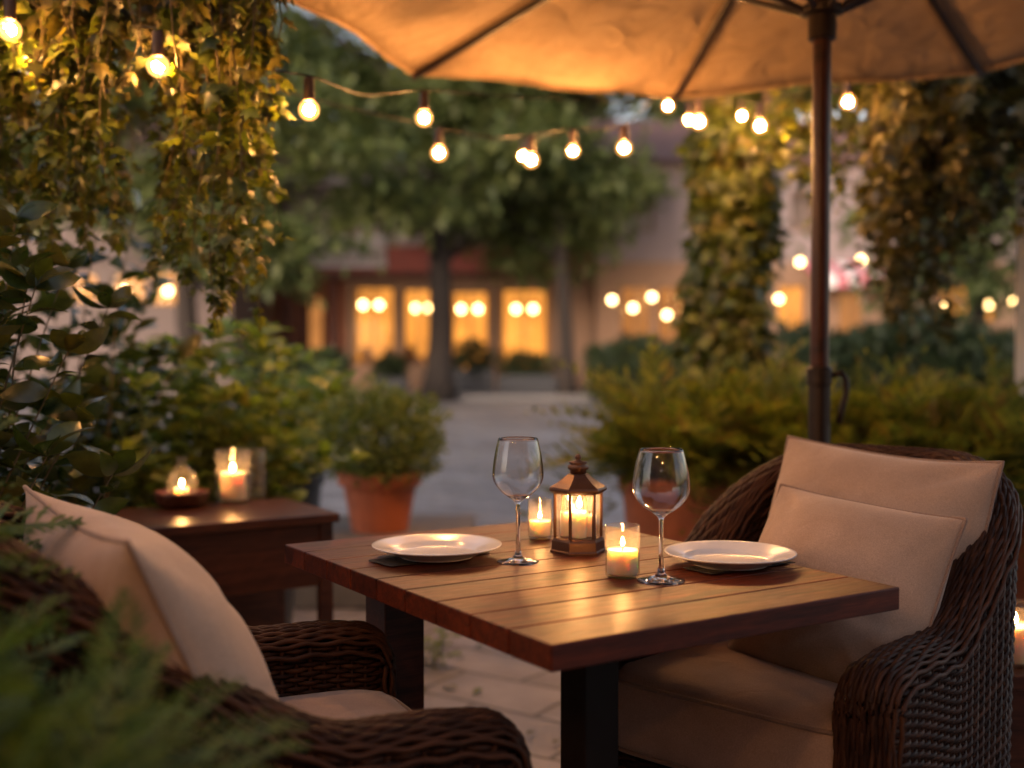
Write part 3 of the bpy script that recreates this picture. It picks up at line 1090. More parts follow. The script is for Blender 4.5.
def rim_pt(k, f=1.0):
    a = PH + k * PI / 4
    r = RU * f
    x, y = r * math.cos(a), r * math.sin(a)
    z = ZA + (ZE - ZA) * f + .055 * f * math.cos(a - R(32))
    return Vector((x, y, z))
can = MB()
V = []; fc = []
nr, nsub = 14, 8
for i in range(nr + 1):
    f = .02 + .98 * i / nr
    for k in range(8):
        a = rim_pt(k, f); b = rim_pt(k + 1, f)
        for s in range(nsub):
            q = s / nsub
            p = a.lerp(b, q)
            sag = .05 * f * math.sin(PI * q) * (.35 + .65 * f)
            # cloth pulls in and hangs a little between the ribs
            p = p * 1.0
            p.z -= sag * (.55) * math.sin(PI * min(1, f)) * .6 + .0
            p.x *= 1 - .018 * math.sin(PI * q) * f; p.y *= 1 - .018 * math.sin(PI * q) * f
            p.z += .010 * math.sin(9 * q + k * 2.1 + f * 7) * math.sin(PI * q) * f
            V.append(tuple(p))
m = 8 * nsub
for i in range(nr):
    for j in range(m):
        fc.append((i * m + j, i * m + (j + 1) % m, (i + 1) * m + (j + 1) % m, (i + 1) * m + j))
can.add(V, fc)
cn = can.build('canopy', M['canvas'], um, smooth=True)
sm = cn.modifiers.new('s', 'SOLIDIFY'); sm.thickness = .002; sm.offset = 1
hem = MB().tube([Vector(v) - Vector((0, 0, .004)) for v in V[-m:]], .007, 6, closed=True).build('hem', M['canvas'], cn, smooth=True)
for k in range(8):
    sm_ = MB()
    for q in (.045, .955):
        PP = []
        for i in range(nr + 1):
            f = .02 + .98 * i / nr
            p = rim_pt(k, f).lerp(rim_pt(k + 1, f), q); p.z -= .0065 + .02 * f * math.sin(PI * q) * .6
            PP.append(p)
        sm_.tube(PP, .0026, 5)
    sm_.build('seam', M['canvas'], cn, smooth=True)
zr = pt(823, 12, UY).z
for k in range(8):
    a = rim_pt(k, 1.0); b = rim_pt(k, .03)
    off = Vector((0, 0, -.016))
    MB().tube([b + off, a.lerp(b, .5) + off * 1.4, a + off], [.016, .0145, .0115], 6).build('rib', M['ribwood'], um)
    mid = rim_pt(k, .46) + off * 2
    st = Vector((.045 * math.cos(PH + k * PI / 4), .045 * math.sin(PH + k * PI / 4), zr))
    MB().tube([st, mid], .0095, 6).build('strut', M['ribwood'], um)
MB().lathe([(.0315, zr - .075), (.037, zr - .07), (.037, zr - .012), (.055, zr - .006), (.058, zr + .012), (.042, zr + .02), (.0315, zr + .022)], 24).build('runner', M['darkmetal'], um)
MB().lathe([(.031, ZA - .05), (.06, ZA - .045), (.06, ZA - .015), (.031, ZA - .012)], 24).build('top_hub', M['darkmetal'], um)
MB().lathe([(.26, 0.004), (.26, .05), (.20, .07), (.05, .09), (.04, .30), (.0315, .30)], 32, cap1=False).build('base_plate', M['darkmetal'], um)

# ------------------------------------------------------------------ side tables, pots by the courtyard
p_n = pt(340, 513, 3.22)
ZS = p_n.z
sd = thing('sideboard', 'low dark wooden side table with plank front holding glowing candles', 'side table', (p_n.x, 3.22, 0), ang)
MB().bx(-1.0, 0, 0, .42, ZS - .026, ZS).build('table_top', M['cabinet'], sd, bevel=.003)
MB().bx(-.97, -.05, .028, .05, ZS - .205, ZS - .028).build('front_panel', M['cabinet'], sd, bevel=.003)
MB().bx(-.026, -.012, .07, .39, ZS - .205, ZS - .028).build('side_panel', M['cabinet'], sd, bevel=.003)
MB().bx(-.97, -.05, .35, .37, .05, ZS - .028).build('back_panel', M['cabinet'], sd)
for x in (-.93, -.01):
    for y in (.024, .39):
        MB().bx(x - .04, x, y - .0, y + .026, 0.004, ZS - .0275).build('leg', M['cabinet'], sd, bevel=.002)


def on_side(px, py): return pz(px, py, ZS)
c = on_side(233, 502)
jar(c, .050, .158, 'wide clear glass hurricane holding a pillar candle on the wooden sideboard', base=.007)
candle(c + Vector((0, 0, .0074)), .038, .082, 'cream pillar candle burning inside the wide glass on the sideboard', fh=.021)
c = on_side(255.5, 497)
jar(c, .031, .150, 'empty clear glass cylinder standing against the wide candle glass on the sideboard', cat='glass', name='glass_vase')
c = on_side(182, 507)
bw = thing('wooden_bowl', 'shallow dark wooden bowl on the sideboard under a small candle', 'bowl', c)
MB().lathe([(.048, 0), (.072, .012), (.078, .040), (.080, .046), (.076, .046), (.070, .036), (.0005, .030)], 36, cap1=False).build('bowl_body', M['cabinet'], bw, smooth=True)
cc = c + Vector((0, 0, .031))
candle(cc, .020, .026, 'small tealight candle burning in the wooden bowl', fh=.018)
d = thing('glass_dome', 'small bottle shaped glass cover over the tealight in the bowl', 'glass cover', cc + Vector((0, 0, .0015)), 0)
MB().lathe([(.040, 0), (.043, .012), (.043, .045), (.036, .066), (.020, .082), (.0125, .092), (.0125, .112), (.0150, .115)], 36, cap0=False, cap1=False).build('glass_wall', M['thin'], d, smooth=True)

# right hand side table with candle glass, half out of the picture
q = pt(1006, 676, 2.36)
s2 = thing('small_side_table', 'small orange brown wooden table behind the armchair holding a candle glass', 'side table', (q.x, 2.36, 0))
MB().bx(0, .42, 0, .36, q.z - .03, q.z).build('table_top', M['cabinet'], s2, bevel=.003)
for x in (.03, .39):
    for y in (.03, .33):
        MB().bx(x - .02, x + .02, y - .02, y + .02, 0.004, q.z - .0305).build('leg', M['cabinet'], s2)
c = Vector((q.x + .062, 2.36 + .10, q.z))
jar(c, .05, .13, 'wide candle glass on the small table at the edge by the armchair')
candle(c + Vector((0, 0, .0074)), .040, .075, 'thick candle burning in the glass on the small table by the armchair', fh=.021)

# stone plinth and terracotta pot with a clipped bush
pq = pt(380, 530, 5.25)
ZP = pq.z
pl = MB().bx(pt(200, 500, 5).x, pt(470, 527, 4.95).x, 4.93, 5.75, .004, ZP).build('stone_plinth', M['stoneslab'], bevel=.012)
tag(pl, 'low grey stone plinth under the terracotta pot at the courtyard edge', 'plinth')


def pot_geo(r0, r1, h, lip=.03, lh=.05):
    return [(r0, 0), (r1 - .006, h - lh), (r1 + lip * .5, h - lh + .004), (r1 + lip * .7, h - .006), (r1 + lip * .5, h), (r1 - .012, h), (r1 - .02, h - .03), (.001, h - .035)]


def pot(parent, r0, r1, h, mat, lip=.03, lh=.05, n=44):
    po = MB().lathe(pot_geo(r0, r1, h, lip, lh), n, cap1=False).build('pot', M[mat], parent, smooth=True)
    md = po.modifiers.new('e', 'EDGE_SPLIT'); md.split_angle = R(38)
    MB().lathe([(r1 - .016, h - .032), (r1 * .5, h - .022), (.001, h - .018)], 24, cap0=False, cap1=False).build('soil', M['soil'], po)
    return po


def ell_leaves(rg, n, center, rad, size, tmpl, shell=.55, bumps=6, bump_amp=.18):
    """leaves through an uneven ellipsoid crown, leaning outwards"""
    D = rg.normal(size=(n, 3)); D /= np.linalg.norm(D, axis=1)[:, None]
    r = (shell + (1 - shell) * rg.random(n) ** .7)
    L = rg.normal(size=(bumps, 3)); L /= np.linalg.norm(L, axis=1)[:, None]
    g_ = np.max(D @ L.T, axis=1)
    r = r * (1 - bump_amp + bump_amp * 1.9 * np.clip(g_, 0, 1) ** 3)
    P = np.array(center) + D * r[:, None] * np.array(rad)
    A = D + rg.normal(size=(n, 3)) * .6; A[:, 2] += .35
    UPs = D * .6 + rg.normal(size=(n, 3)) * .5 + np.array([0, 0, .7])
    S = size * rg.uniform(.65, 1.25, n)
    return scatter(tmpl, P, frames(A, UPs), S)


rg = np.random.default_rng(4)
tp = thing('potted_bush', 'round clipped box bush in a terracotta pot on the stone plinth', 'potted plant', (pq.x, 5.25, ZP))
pot(tp, .128, .172, .268, 'terracotta', .034, .06)
V, Q = ell_leaves(rg, 5200, (0, 0, .43), (.265, .265, .215), .036, SMALL, .35, 26, .30)
fast_mesh('foliage', V, Q, M['boxleaf'], tp)
st = MB()
for k in range(26):
    a = rg.uniform(0, 2 * PI); r = rg.uniform(.03, .2)
    st.tube([(0, 0, .22), (r * .5 * math.cos(a), r * .5 * math.sin(a), .34), (r * math.cos(a), r * math.sin(a), .42 + rg.uniform(-.04, .12))], [.006, .004, .002], 5)
st.build('stems', M['stem'], tp)


# ------------------------------------------------------------------ leafy plants
def stem_plant(parent, rg, n, base_r, h, spread, leaf, per, tmpl, mat, smat='greenstem', t0=.35, whorl=5, squash=(1, 1), lift=.45, sag=.12, srad=.006, z0=0.0, tumble=.3):
    LP = []; LD = []; LU_ = []; LS = []
    st = MB()
    for k in range(n):
        a = rg.uniform(0, 2 * PI); b = base_r * math.sqrt(rg.random())
        ba = np.array([b * math.cos(a) * squash[0], b * math.sin(a) * squash[1], z0])
        a2 = a + rg.uniform(-.7, .7)
        sp_ = spread * rg.uniform(.2, 1.0)
        out = np.array([math.cos(a2) * squash[0], math.sin(a2) * squash[1], 0])
        H = rg.uniform(*h)
        ts = np.linspace(0, 1, 9)
        wob = rg.normal(size=3) * .03
        Pn = ba + out * sp_ * (ts ** 1.5)[:, None] + np.array([0, 0, 1.0]) * (H * ts - sag * sp_ * ts ** 3)[:, None] + wob * np.sin(ts * 5)[:, None]
        st.tube(Pn, srad * (1 - .75 * ts), 5)
        m = per
        tt = np.linspace(t0, .98, m)
        ph = rg.uniform(0, 6)
        for i, t in enumerate(tt):
            p = np.array([np.interp(t, ts, Pn[:, q]) for q in range(3)])
            ph += 2.4
            rad = np.array([math.cos(ph), math.sin(ph), 0])
            d_ = rad + np.array([0, 0, lift + rg.uniform(-.4, .3)])
            LP.append(p); LD.append(d_); LU_.append(np.array([0, 0, 1.0]) + rg.normal(size=3) * tumble)
            LS.append(leaf * rg.uniform(.6, 1.15) * (1 - .25 * t))
        for i in range(whorl):
            ph += 2 * PI / whorl
            d_ = np.array([math.cos(ph), math.sin(ph), .5 + rg.uniform(-.2, .5)])
            LP.append(Pn[-1]); LD.append(d_); LU_.append(np.array([0, 0, 1.0]) + rg.normal(size=3) * tumble)
            LS.append(leaf * rg.uniform(.55, 1.0))
    V, Q = scatter(tmpl, np.array(LP), frames(np.array(LD), np.array(LU_)), np.array(LS))
    fast_mesh('foliage', V, Q, M[mat], parent, smooth=True)
    st.build('stems', M[smat], parent, smooth=True)


# big leaved shrub close on the left
rg = np.random.default_rng(21)
o = thing('broadleaf_shrub', 'tall dark shrub with broad glossy leaves behind the seen-from-behind armchair', 'shrub', (-1.29, 2.22, 0))
stem_plant(o, rg, 135, .26, (.55, 1.40), .32, .105, 26, BIG, 'bigleaf', 'stem', t0=.22, whorl=6, squash=(1, .8), sag=.3, srad=.005, tumble=1.0, lift=.2)
# three leafy plants behind the sideboard
for (px, d, zb, h, n, spread, leaf, tm, lab, sd_) in (
        (165, 3.95, .0, (.70, 1.06), 44, .34, .095, LONG, 'pale green leafy plant behind the small bowl candle', 5),
        (245, 4.15, .0, (.70, 1.20), 50, .34, .100, ELL, 'tall yellow green leafy plant behind the wide candle glass', 6),
        (282, 5.75, .0, (.60, 1.12), 40, .32, .085, LONG, 'green leafy plant in a dark pot beside the terracotta pot', 7)):
    x = (px - 512) / F * d
    o = thing('leafy_plant', lab, 'potted plant', (x, d, 0), 0, 'leafy plants behind the sideboard')
    pot(o, .15, .20, .50, 'darkpot', .02, .05)
    stem_plant(o, np.random.default_rng(sd_), n, .14, (h[0] - .45, h[1] - .45), spread, leaf * 1.1, 22, tm, 'bushleaf', 'greenstem', t0=.12, whorl=7, sag=.25, srad=.005, z0=.46, tumble=.7)
# more greenery at the left border, deeper in
for (px, d, h, n, lab, sd_) in ((-35, 3.6, (.8, 1.6), 55, 'tall dark leafy shrub filling the border behind the broadleaf shrub', 31),):
    x = (px - 512) / F * d
    o = thing('border_shrub', lab, 'shrub', (x, d, 0))
    stem_plant(o, np.random.default_rng(sd_), n, .35, h, .38, .13, 30, ELL, 'bigleaf', 'stem', t0=.1, sag=.2, tumble=1.0)
# small weed growing by the table leg
w = pz(432, 668, 0)
o = thing('small_weed', 'small green weed sprouting between the paving stones under the table', 'weed', w)
stem_plant(o, np.random.default_rng(2), 12, .03, (.05, .14), .07, .035, 6, ELL, 'bushleaf', srad=.002)


# ferns
def fern(parent, rg, n, L, tmpls, mat, z0, el=(.2, 1.3), ring=.05, squash=(1, 1)):
    VV = []; QQ = []; off = 0
    for kk, tm in enumerate(tmpls):
        m = n // len(tmpls)
        a = rg.uniform(0, 2 * PI, m); e = rg.uniform(el[0], el[1], m)
        D = np.stack([np.cos(a) * np.cos(e), np.sin(a) * np.cos(e), np.sin(e)], 1)
        r = ring * np.sqrt(rg.random(m))
        P = np.stack([np.cos(a) * r * squash[0], np.sin(a) * r * squash[1], np.full(m, z0) + rg.uniform(-.02, .06, m)], 1)
        UPs = np.array([0, 0, 1.0]) + rg.normal(size=(m, 3)) * .25
        S = rg.uniform(L[0], L[1], m)
        V, Q = scatter(tm, P, frames(D, UPs), S)
        VV.append(V); QQ.append(Q + off); off += len(V)
    fast_mesh('fronds', np.concatenate(VV), np.concatenate(QQ), M[mat], parent)

# golden feathery bushes in planters, right
for (px, d, n, L, ph_, lab, sd_) in (
        (676, 4.75, 210, (.20, .46), .60, 'feathery golden green bush in the terracotta planter nearest the lantern', 41),
        (742, 4.95, 210, (.24, .47), .62, 'feathery bush in a terracotta planter in front of the ivy covered pillar', 42),
        (845, 4.70, 220, (.24, .47), .56, 'feathery green bush directly behind the umbrella pole', 43),
        (950, 4.60, 220, (.24, .47), .57, 'feathery dark green bush behind the armchair back right of the pole', 44),
        (1050, 4.9, 200, (.25, .52), .56, 'feathery bush beside the white post at the picture edge', 45)):
    x = (px - 512) / F * d
    o = thing('feathery_bush', lab, 'potted plant', (x, d, 0), 0, 'feathery bushes in planters along the terrace')
    pot(o, .17, .225, ph_, 'oldterracotta', .02, .06)
    fern(o, np.random.default_rng(sd_), int(n * .8), (L[0] * .9, L[1] * 1.16), GOLD, 'goldfern', ph_ - .03, (.22, 1.5), .18)
# fern close to the lens
for (x, y, z0, n, L, lab, sd_) in ((-.585, 1.0, .70, 90, (.15, .25), 'lush green fern in front of the seen-from-behind armchair', 51),
                                  (-.86, 1.30, .80, 60, (.18, .30), 'green fern at the picture edge between the shrub and the armchair cushion', 52),
                                  (-.42, .87, .68, 90, (.12, .22), 'lowest green fern along the near edge below the woven chair back', 53)):
    o = thing('fern', lab, 'fern', (x, y, 0), 0, 'ferns closest to the viewer')
    pot(o, .10, .13, z0 - .0, 'darkpot', .01, .04)
    fern(o, np.random.default_rng(sd_), n, L, FRONDS, 'fern', z0 - .02, (.1, 1.35), .09)


# ------------------------------------------------------------------ ivy
def strands(parent, rg, specs, leaf, mat, step=.03, jit=.03, tmpl=IVY, thick=.0016):
    """specs: (x,y,z,length): hanging stems with leaves"""
    LP = []; LD = []; LN = []; LS = []
    st = MB()
    for (x, y, z, L) in specs:
        m = max(5, int(L / .08))
        ts = np.linspace(0, 1, m)
        w = rg.normal(size=4)
        P = np.stack([x + .05 * w[0] * ts + .018 * np.sin(ts * 7 + w[2] * 3), y + .05 * w[1] * ts + .018 * np.cos(ts * 6 + w[3] * 3), z - L * ts], 1)
        st.tube(P, thick * (1.4 - ts * .9), 4)
        nl = int(L / step)
        tt = rg.random(nl)
        q = np.stack([np.interp(tt, ts, P[:, k]) for k in range(3)], 1)
        a = rg.uniform(0, 2 * PI, nl)
        rad = np.stack([np.cos(a), np.sin(a), np.zeros(nl)], 1)
        LP.append(q + rad * rg.uniform(.004, jit, nl)[:, None])
        LD.append(rad * rg.uniform(.4, 1.1, nl)[:, None] + np.stack([np.zeros(nl), np.zeros(nl), rg.uniform(-1.2, -.1, nl)], 1))
        LN.append(rad + np.array([0, 0, .9]) + rg.normal(size=(nl, 3)) * .45)
        LS.append(leaf * (.35 + 1.0 * rg.random(nl) ** 1.3) * (1.1 - .45 * tt))
    LP = np.concatenate(LP); LD = np.concatenate(LD); LN = np.concatenate(LN); LS = np.concatenate(LS)
    V, Q = scatter_many(tmpl, rg, LP, frames(LD, LN), LS)
    fast_mesh('leaves', V, Q, M[mat], parent)
    st.build('stems', M['stem'], parent)


rg = np.random.default_rng(77)


def col_specs(n, pxs, ybot, drange, ztop, rg):
    out = []
    for k in range(n):
        px = rg.uniform(*pxs); d = rg.uniform(*drange)
        yb = np.interp(px, ybot[0], ybot[1]) + rg.uniform(-70, 18)
        b = pt(px, yb, d)
        zt = ztop + rg.uniform(-.02, .06)
        out.append((b.x, b.y, zt, max(.12, zt - b.z)))
    return out

ZBL = 1.99
pg = thing('pergola', 'timber pergola carrying the curtain of ivy above the broadleaf shrub', 'pergola', (0, 0, 0))
MB().box((-1.36, 2.78, ZBL + .05), (1.75, .07, .12)).build('beam', M['beam'], pg, bevel=.004)
MB().box((-2.05, 2.78, ZBL / 2 - .01), (.09, .09, ZBL - .025)).build('post', M['beam'], pg, bevel=.004)
for x in (-1.9, -1.5, -1.1, -.72):
    MB().box((x, 2.72, ZBL + .15), (.05, .95, .075)).build('rafter', M['beam'], pg, bevel=.004)
iv1 = thing('hanging_ivy', 'golden lit ivy curtain hanging over the broadleaf shrub in the upper corner', 'ivy', (0, 0, 0), 0, 'ivy hanging from the pergolas')
strands(iv1, rg, col_specs(58, (-70, 118), ([-70, 0, 60, 95, 118], [300, 265, 265, 255, 200]), (2.52, 3.10), ZBL + .03, rg), .050, 'ivy', .017, .016)
iv2 = thing('hanging_ivy', 'ivy curtain tapering to a long point in front of the far courtyard trees', 'ivy', (0, 0, 0), 0, 'ivy hanging from the pergolas')
strands(iv2, rg, col_specs(36, (160, 272), ([163, 178, 205, 235, 255, 275], [215, 290, 325, 325, 270, 150]), (2.5, 3.0), ZBL + .03, rg), .047, 'ivy', .0165, .015)
iv3 = thing('hanging_ivy', 'short fringe of ivy leaves joining both curtains along the pergola top', 'ivy', (0, 0, 0), 0, 'ivy hanging from the pergolas')
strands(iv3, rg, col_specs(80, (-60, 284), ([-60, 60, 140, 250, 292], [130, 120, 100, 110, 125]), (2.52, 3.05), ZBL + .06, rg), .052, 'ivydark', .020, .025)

# right: ivy pillar and a second pergola
PX, PY = pt(731, 300, 5.9).x, 5.9
pil = thing('ivy_pillar', 'timber pillar completely wrapped in golden lit ivy behind the planters', 'pillar', (PX, PY, 0))
MB().box((0, 0, 1.25), (.18, .18, 2.49)).build('post', M['beam'], pil, bevel=.006)
n = 3600
a = rg.uniform(0, 2 * PI, n); z = rg.uniform(.35, 2.5, n)
rr = .165 + .045 * np.sin(z * 6 + a * 2) * np.cos(z * 2.3 + a) + rg.uniform(-.05, .055, n) * (1 + .8 * (rg.random(n) > .85))
P = np.stack([np.cos(a) * rr, np.sin(a) * rr, z], 1)
rad = np.stack([np.cos(a), np.sin(a), np.zeros(n)], 1)
D = rad * .5 + rg.normal(size=(n, 3)) * .45 + np.array([0, 0, -.6])
V, Q = scatter_many(IVY, rg, P, frames(D, rad + rg.normal(size=(n, 3)) * .35 + np.array([0, 0, .4])), .075 * rg.uniform(.5, 1.3, n))
fast_mesh('ivy_leaves', V, Q, M['ivy'], pil)

ZBR = 2.32
pr = thing('pergola', 'timber pergola bearing heavy ivy beside the white post under the umbrella', 'pergola', (0, 0, 0))
e0 = Vector((PX + .13, 5.72, 0)); e1 = Vector((2.75, 4.9, 0))
dv = e1 - e0
MB().box(((e0.x + e1.x) / 2, (e0.y + e1.y) / 2, ZBR + .06), (dv.length, .09, .14), math.atan2(dv.y, dv.x)).build('beam', M['beam'], pr, bevel=.004)
qx = pt(1022, 300, 5.02).x
MB().box((qx + .05, 5.02, ZBR / 2), (.11, .11, ZBR - .03)).build('white_post', M['whitepost'], pr, bevel=.005)['label'] = 'white painted pergola post'
iv4 = thing('hanging_ivy', 'sparse sunlit looking ivy strands hanging beside the umbrella pole', 'ivy', (0, 0, 0), 0, 'ivy hanging from the pergolas')
iv4['label'] = 'sparse golden ivy strands hanging just beside the umbrella pole'
strands(iv4, rg, col_specs(34, (772, 872), ([772, 800, 815, 850, 872], [165, 190, 215, 215, 250]), (5.0, 5.6), ZBR + .1, rg), .080, 'ivy', .035)
iv5 = thing('hanging_ivy', 'dense dark mass of ivy with long strands trailing below near the white post', 'ivy', (0, 0, 0), 0, 'ivy hanging from the pergolas')
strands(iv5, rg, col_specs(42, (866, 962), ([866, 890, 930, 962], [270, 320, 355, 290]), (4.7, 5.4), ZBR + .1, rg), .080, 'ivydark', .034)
iv6 = thing('hanging_ivy', 'dark shaded ivy bulk above the hedge at the picture edge', 'ivy', (0, 0, 0), 0, 'ivy hanging from the pergolas')
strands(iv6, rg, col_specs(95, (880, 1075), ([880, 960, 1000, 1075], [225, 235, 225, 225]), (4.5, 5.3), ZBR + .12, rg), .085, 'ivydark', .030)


# ------------------------------------------------------------------ festoon lights
def catenary(a, b, sag, n=24):
    ts = np.linspace(0, 1, n)
    A, B = np.array(a), np.array(b)
    P = A + (B - A) * ts[:, None]
    P[:, 2] -= sag * 4 * ts * (1 - ts)
    return P


def light_string(label, knots, bulbs, parent_group='strings of warm festoon bulbs', rb=.0245):
    """knots: points of the wire (3D), bulbs: (x,y,z of the wire, size, tilt)"""
    t = thing('festoon_lights', label, 'string lights', (0, 0, 0), 0, parent_group)
    P = np.array([tuple(k) for k in knots])
    d = np.r_[0, np.cumsum(np.linalg.norm(np.diff(P, axis=0), axis=1))]
    # smooth the polyline with a small spline
    s = np.linspace(0, d[-1], 120)
    def cr(q):
        i = int(np.clip(np.searchsorted(d, q) - 1, 0, len(P) - 2))
        p0 = P[max(i - 1, 0)]; p1 = P[i]; p2 = P[i + 1]; p3 = P[min(i + 2, len(P) - 1)]
        u = (q - d[i]) / (d[i + 1] - d[i])
        return .5 * ((2 * p1) + (-p0 + p2) * u + (2 * p0 - 5 * p1 + 4 * p2 - p3) * u * u + (-p0 + 3 * p1 - 3 * p2 + p3) * u ** 3)
    W = np.array([cr(q) for q in s])
    MB().tube(W, .0027, 6).build('wire', M['wire'], t, smooth=True)
    for (c, sz) in bulbs:
        k = sz
        so = MB().lathe([(.004 * k, .058 * k), (.012 * k, .054 * k), (.0135 * k, .030 * k), (.0135 * k, .004 * k), (.011 * k, .0005 * k)], 16, c).build('socket', M['socket'], t, smooth=False)
        r = rb * k
        prof = [(.0105 * k, .0015 * k)]
        cz = -.020 * k
        for q in range(30, 181, 12):
            prof.append((max(.0002, r * math.sin(R(q))), cz + r * math.cos(R(q))))
        gb = MB().lathe(prof, 20, c, cap0=False, cap1=False).build('bulb', M['bulb'], t, smooth=True)
        rf_ = r * .52
        MB().lathe([(max(.0002, rf_ * math.sin(R(q))), cz - rf_ * math.cos(R(q))) for q in range(0, 181, 20)], 12, c, cap0=False, cap1=False).build('filament', M['filament'], gb, smooth=True)
    return t


def bulb_at(px, py, d, k=1.0):
    """py is the centre of the glass; returns the wire end"""
    p = pt(px, py, d)
    return (Vector((p.x, p.y, p.z + .020 * k)), k)

def wire_over(b): return b[0] + Vector((0, 0, .060 * b[1]))

# string A: from the ivy corner across to the umbrella
bA = [bulb_at(10, 30, 2.52), bulb_at(31, 58, 2.75, .8), bulb_at(158, 66, 2.50), bulb_at(309, 110, 2.75), bulb_at(424, 118, 3.35)]
kA = [Vector((-1.9, 1.4, 2.05)), pt(-40, -8, 2.8), wire_over(bA[0]), pt(80, 26, 2.8), wire_over(bA[2]), pt(232, 64, 2.82), wire_over(bA[3]), pt(365, 95, 3.2), wire_over(bA[4]), pt(520, 97, 3.6), pt(640, 100, 3.95), pt(700, 92, 4.1)]
light_string('festoon string running from the ivy corner across in front of the trees', kA, bA)
# string B
bB = [bulb_at(439, 153, 3.9, 1.08), bulb_at(531, 160, 4.15, 1.12), bulb_at(573, 151, 4.3, 1.0), bulb_at(624, 148, 4.35, 1.12), bulb_at(668, 106, 4.75, 1.0), bulb_at(699, 122, 4.85, 1.25), bulb_at(760, 126, 4.8, 1.2), bulb_at(848, 102, 4.7, 1.15)]
kB = [pt(150, 60, 3.0), pt(275, 89, 3.4), pt(345, 107, 3.65), wire_over(bB[0]), pt(490, 137, 4.0), wire_over(bB[1]), wire_over(bB[2]), wire_over(bB[3]), wire_over(bB[4]), wire_over(bB[5]), wire_over(bB[6]), wire_over(bB[7]), pt(930, 70, 4.8)]
light_string('festoon string sagging lower between the ivy and the pillar', kB, bB)
bC = [bulb_at(523, 156, 6.2, 1.1), bulb_at(689, 120, 5.5, 1.1), bulb_at(742, 116, 5.45, 1.0), bulb_at(786, 133, 5.5, 1.0)]
kC = [pt(380, 120, 6.4), pt(450, 134, 6.3), wire_over(bC[0]), pt(610, 128, 5.8), wire_over(bC[1]), wire_over(bC[2]), wire_over(bC[3]), pt(850, 100, 5.4)]
light_string('farther festoon string half hidden behind the pillar and lower string', kC, bC)
# unseen bulbs added behind the viewer as warm fill for the terrace
bD = [(Vector((x, y, z)), 1.0) for x, y, z in ((-1.55, .85, 2.0), (-1.1, .35, 1.96), (-.55, -.1, 1.95), (.0, -.75, 1.95), (-.75, .25, 2.06), (-1.25, .0, 2.0))]
kD = [Vector((-1.9, 1.4, 2.05))] + [wire_over(b) for b in (bD[0], bD[1], bD[4], bD[5], bD[2], bD[3])] + [Vector((.5, -2.2, 2.1)), Vector((.7, -3.28, 2.35))]
light_string('unseen festoon string added behind the viewer to light the terrace', kD, bD)


# ------------------------------------------------------------------ far trees
def tree(label, x, y, th, tr, clumps, n, leaf, seed, mat='treeleaf', group='trees across the courtyard', name='tree'):
    rg = np.random.default_rng(seed)
    t = thing(name, label, 'tree', (x, y, 0), 0, group)
    tk = MB()
    H = th
    ts = np.linspace(0, 1, 10)
    P = np.stack([.12 * np.sin(ts * 3 + seed), .1 * np.cos(ts * 2.5 + seed), H * ts], 1); P[:, :2] -= P[0, :2]
    tk.tube(P, tr * (1.15 - .55 * ts + .5 * np.exp(-ts * 18)), 12)
    LP = []
    for (cx, cy, cz, rx, ry, rz) in clumps:
        b = np.array([np.interp(min(cz * .75, H), P[:, 2], P[:, k]) for k in range(3)])
        e = np.array([cx, cy, cz])
        mid = (b + e) / 2 + np.array([0, 0, .3])
        tk.tube([b, mid, e], [tr * .45, tr * .28, tr * .1], 7)
        for q in range(3):
            e2 = e + rg.normal(size=3) * np.array([rx, ry, rz]) * .5
            tk.tube([mid, (mid + e2) / 2 + rg.normal(size=3) * .1, e2], [tr * .2, tr * .12, tr * .04], 5)
    tk.build('trunk', M['bark'], t, smooth=True)
    VV = []; QQ = []; off = 0
    tot = sum(c[3] * c[4] * c[5] for c in clumps) 
    for (cx, cy, cz, rx, ry, rz) in clumps:
        m = max(60, int(n * (rx * ry * rz) / tot))
        # clusters inside the clump leave gaps
        kc = max(5, m // 34)
        C = rg.normal(size=(kc, 3)); C /= np.linalg.norm(C, axis=1)[:, None]
        C = C * (rg.random(kc) ** .45)[:, None] * np.array([rx, ry, rz]) + np.array([cx, cy, cz])
        idx = rg.integers(0, kc, m)
        Pp = C[idx] + rg.normal(size=(m, 3)) * np.array([.30, .30, .16])
        D = rg.normal(size=(m, 3)) + np.array([0, 0, -.3])
        U = rg.normal(size=(m, 3)) * .5 + np.array([0, 0, 1])
        V, Q = scatter(SMALL, Pp, frames(D, U), leaf * rg.uniform(.6, 1.3, m))
        VV.append(V); QQ.append(Q + off); off += len(V)
    fast_mesh('crown', np.concatenate(VV), np.concatenate(QQ), M[mat], t)
    return t


def crown(rg, w, d, z0, z1, n):
    out = []
    for k in range(n):
        f = (k + .5) / n
        z = z0 + (z1 - z0) * f
        ww = w * (math.sin(PI * (.18 + .72 * f)) ** .7)
        out.append((rg.uniform(-1, 1) * ww, rg.uniform(-1, 1) * d, z + rg.uniform(-.3, .3), rg.uniform(1.0, 1.7), rg.uniform(1.0, 1.6), rg.uniform(.5, .85)))
    return out

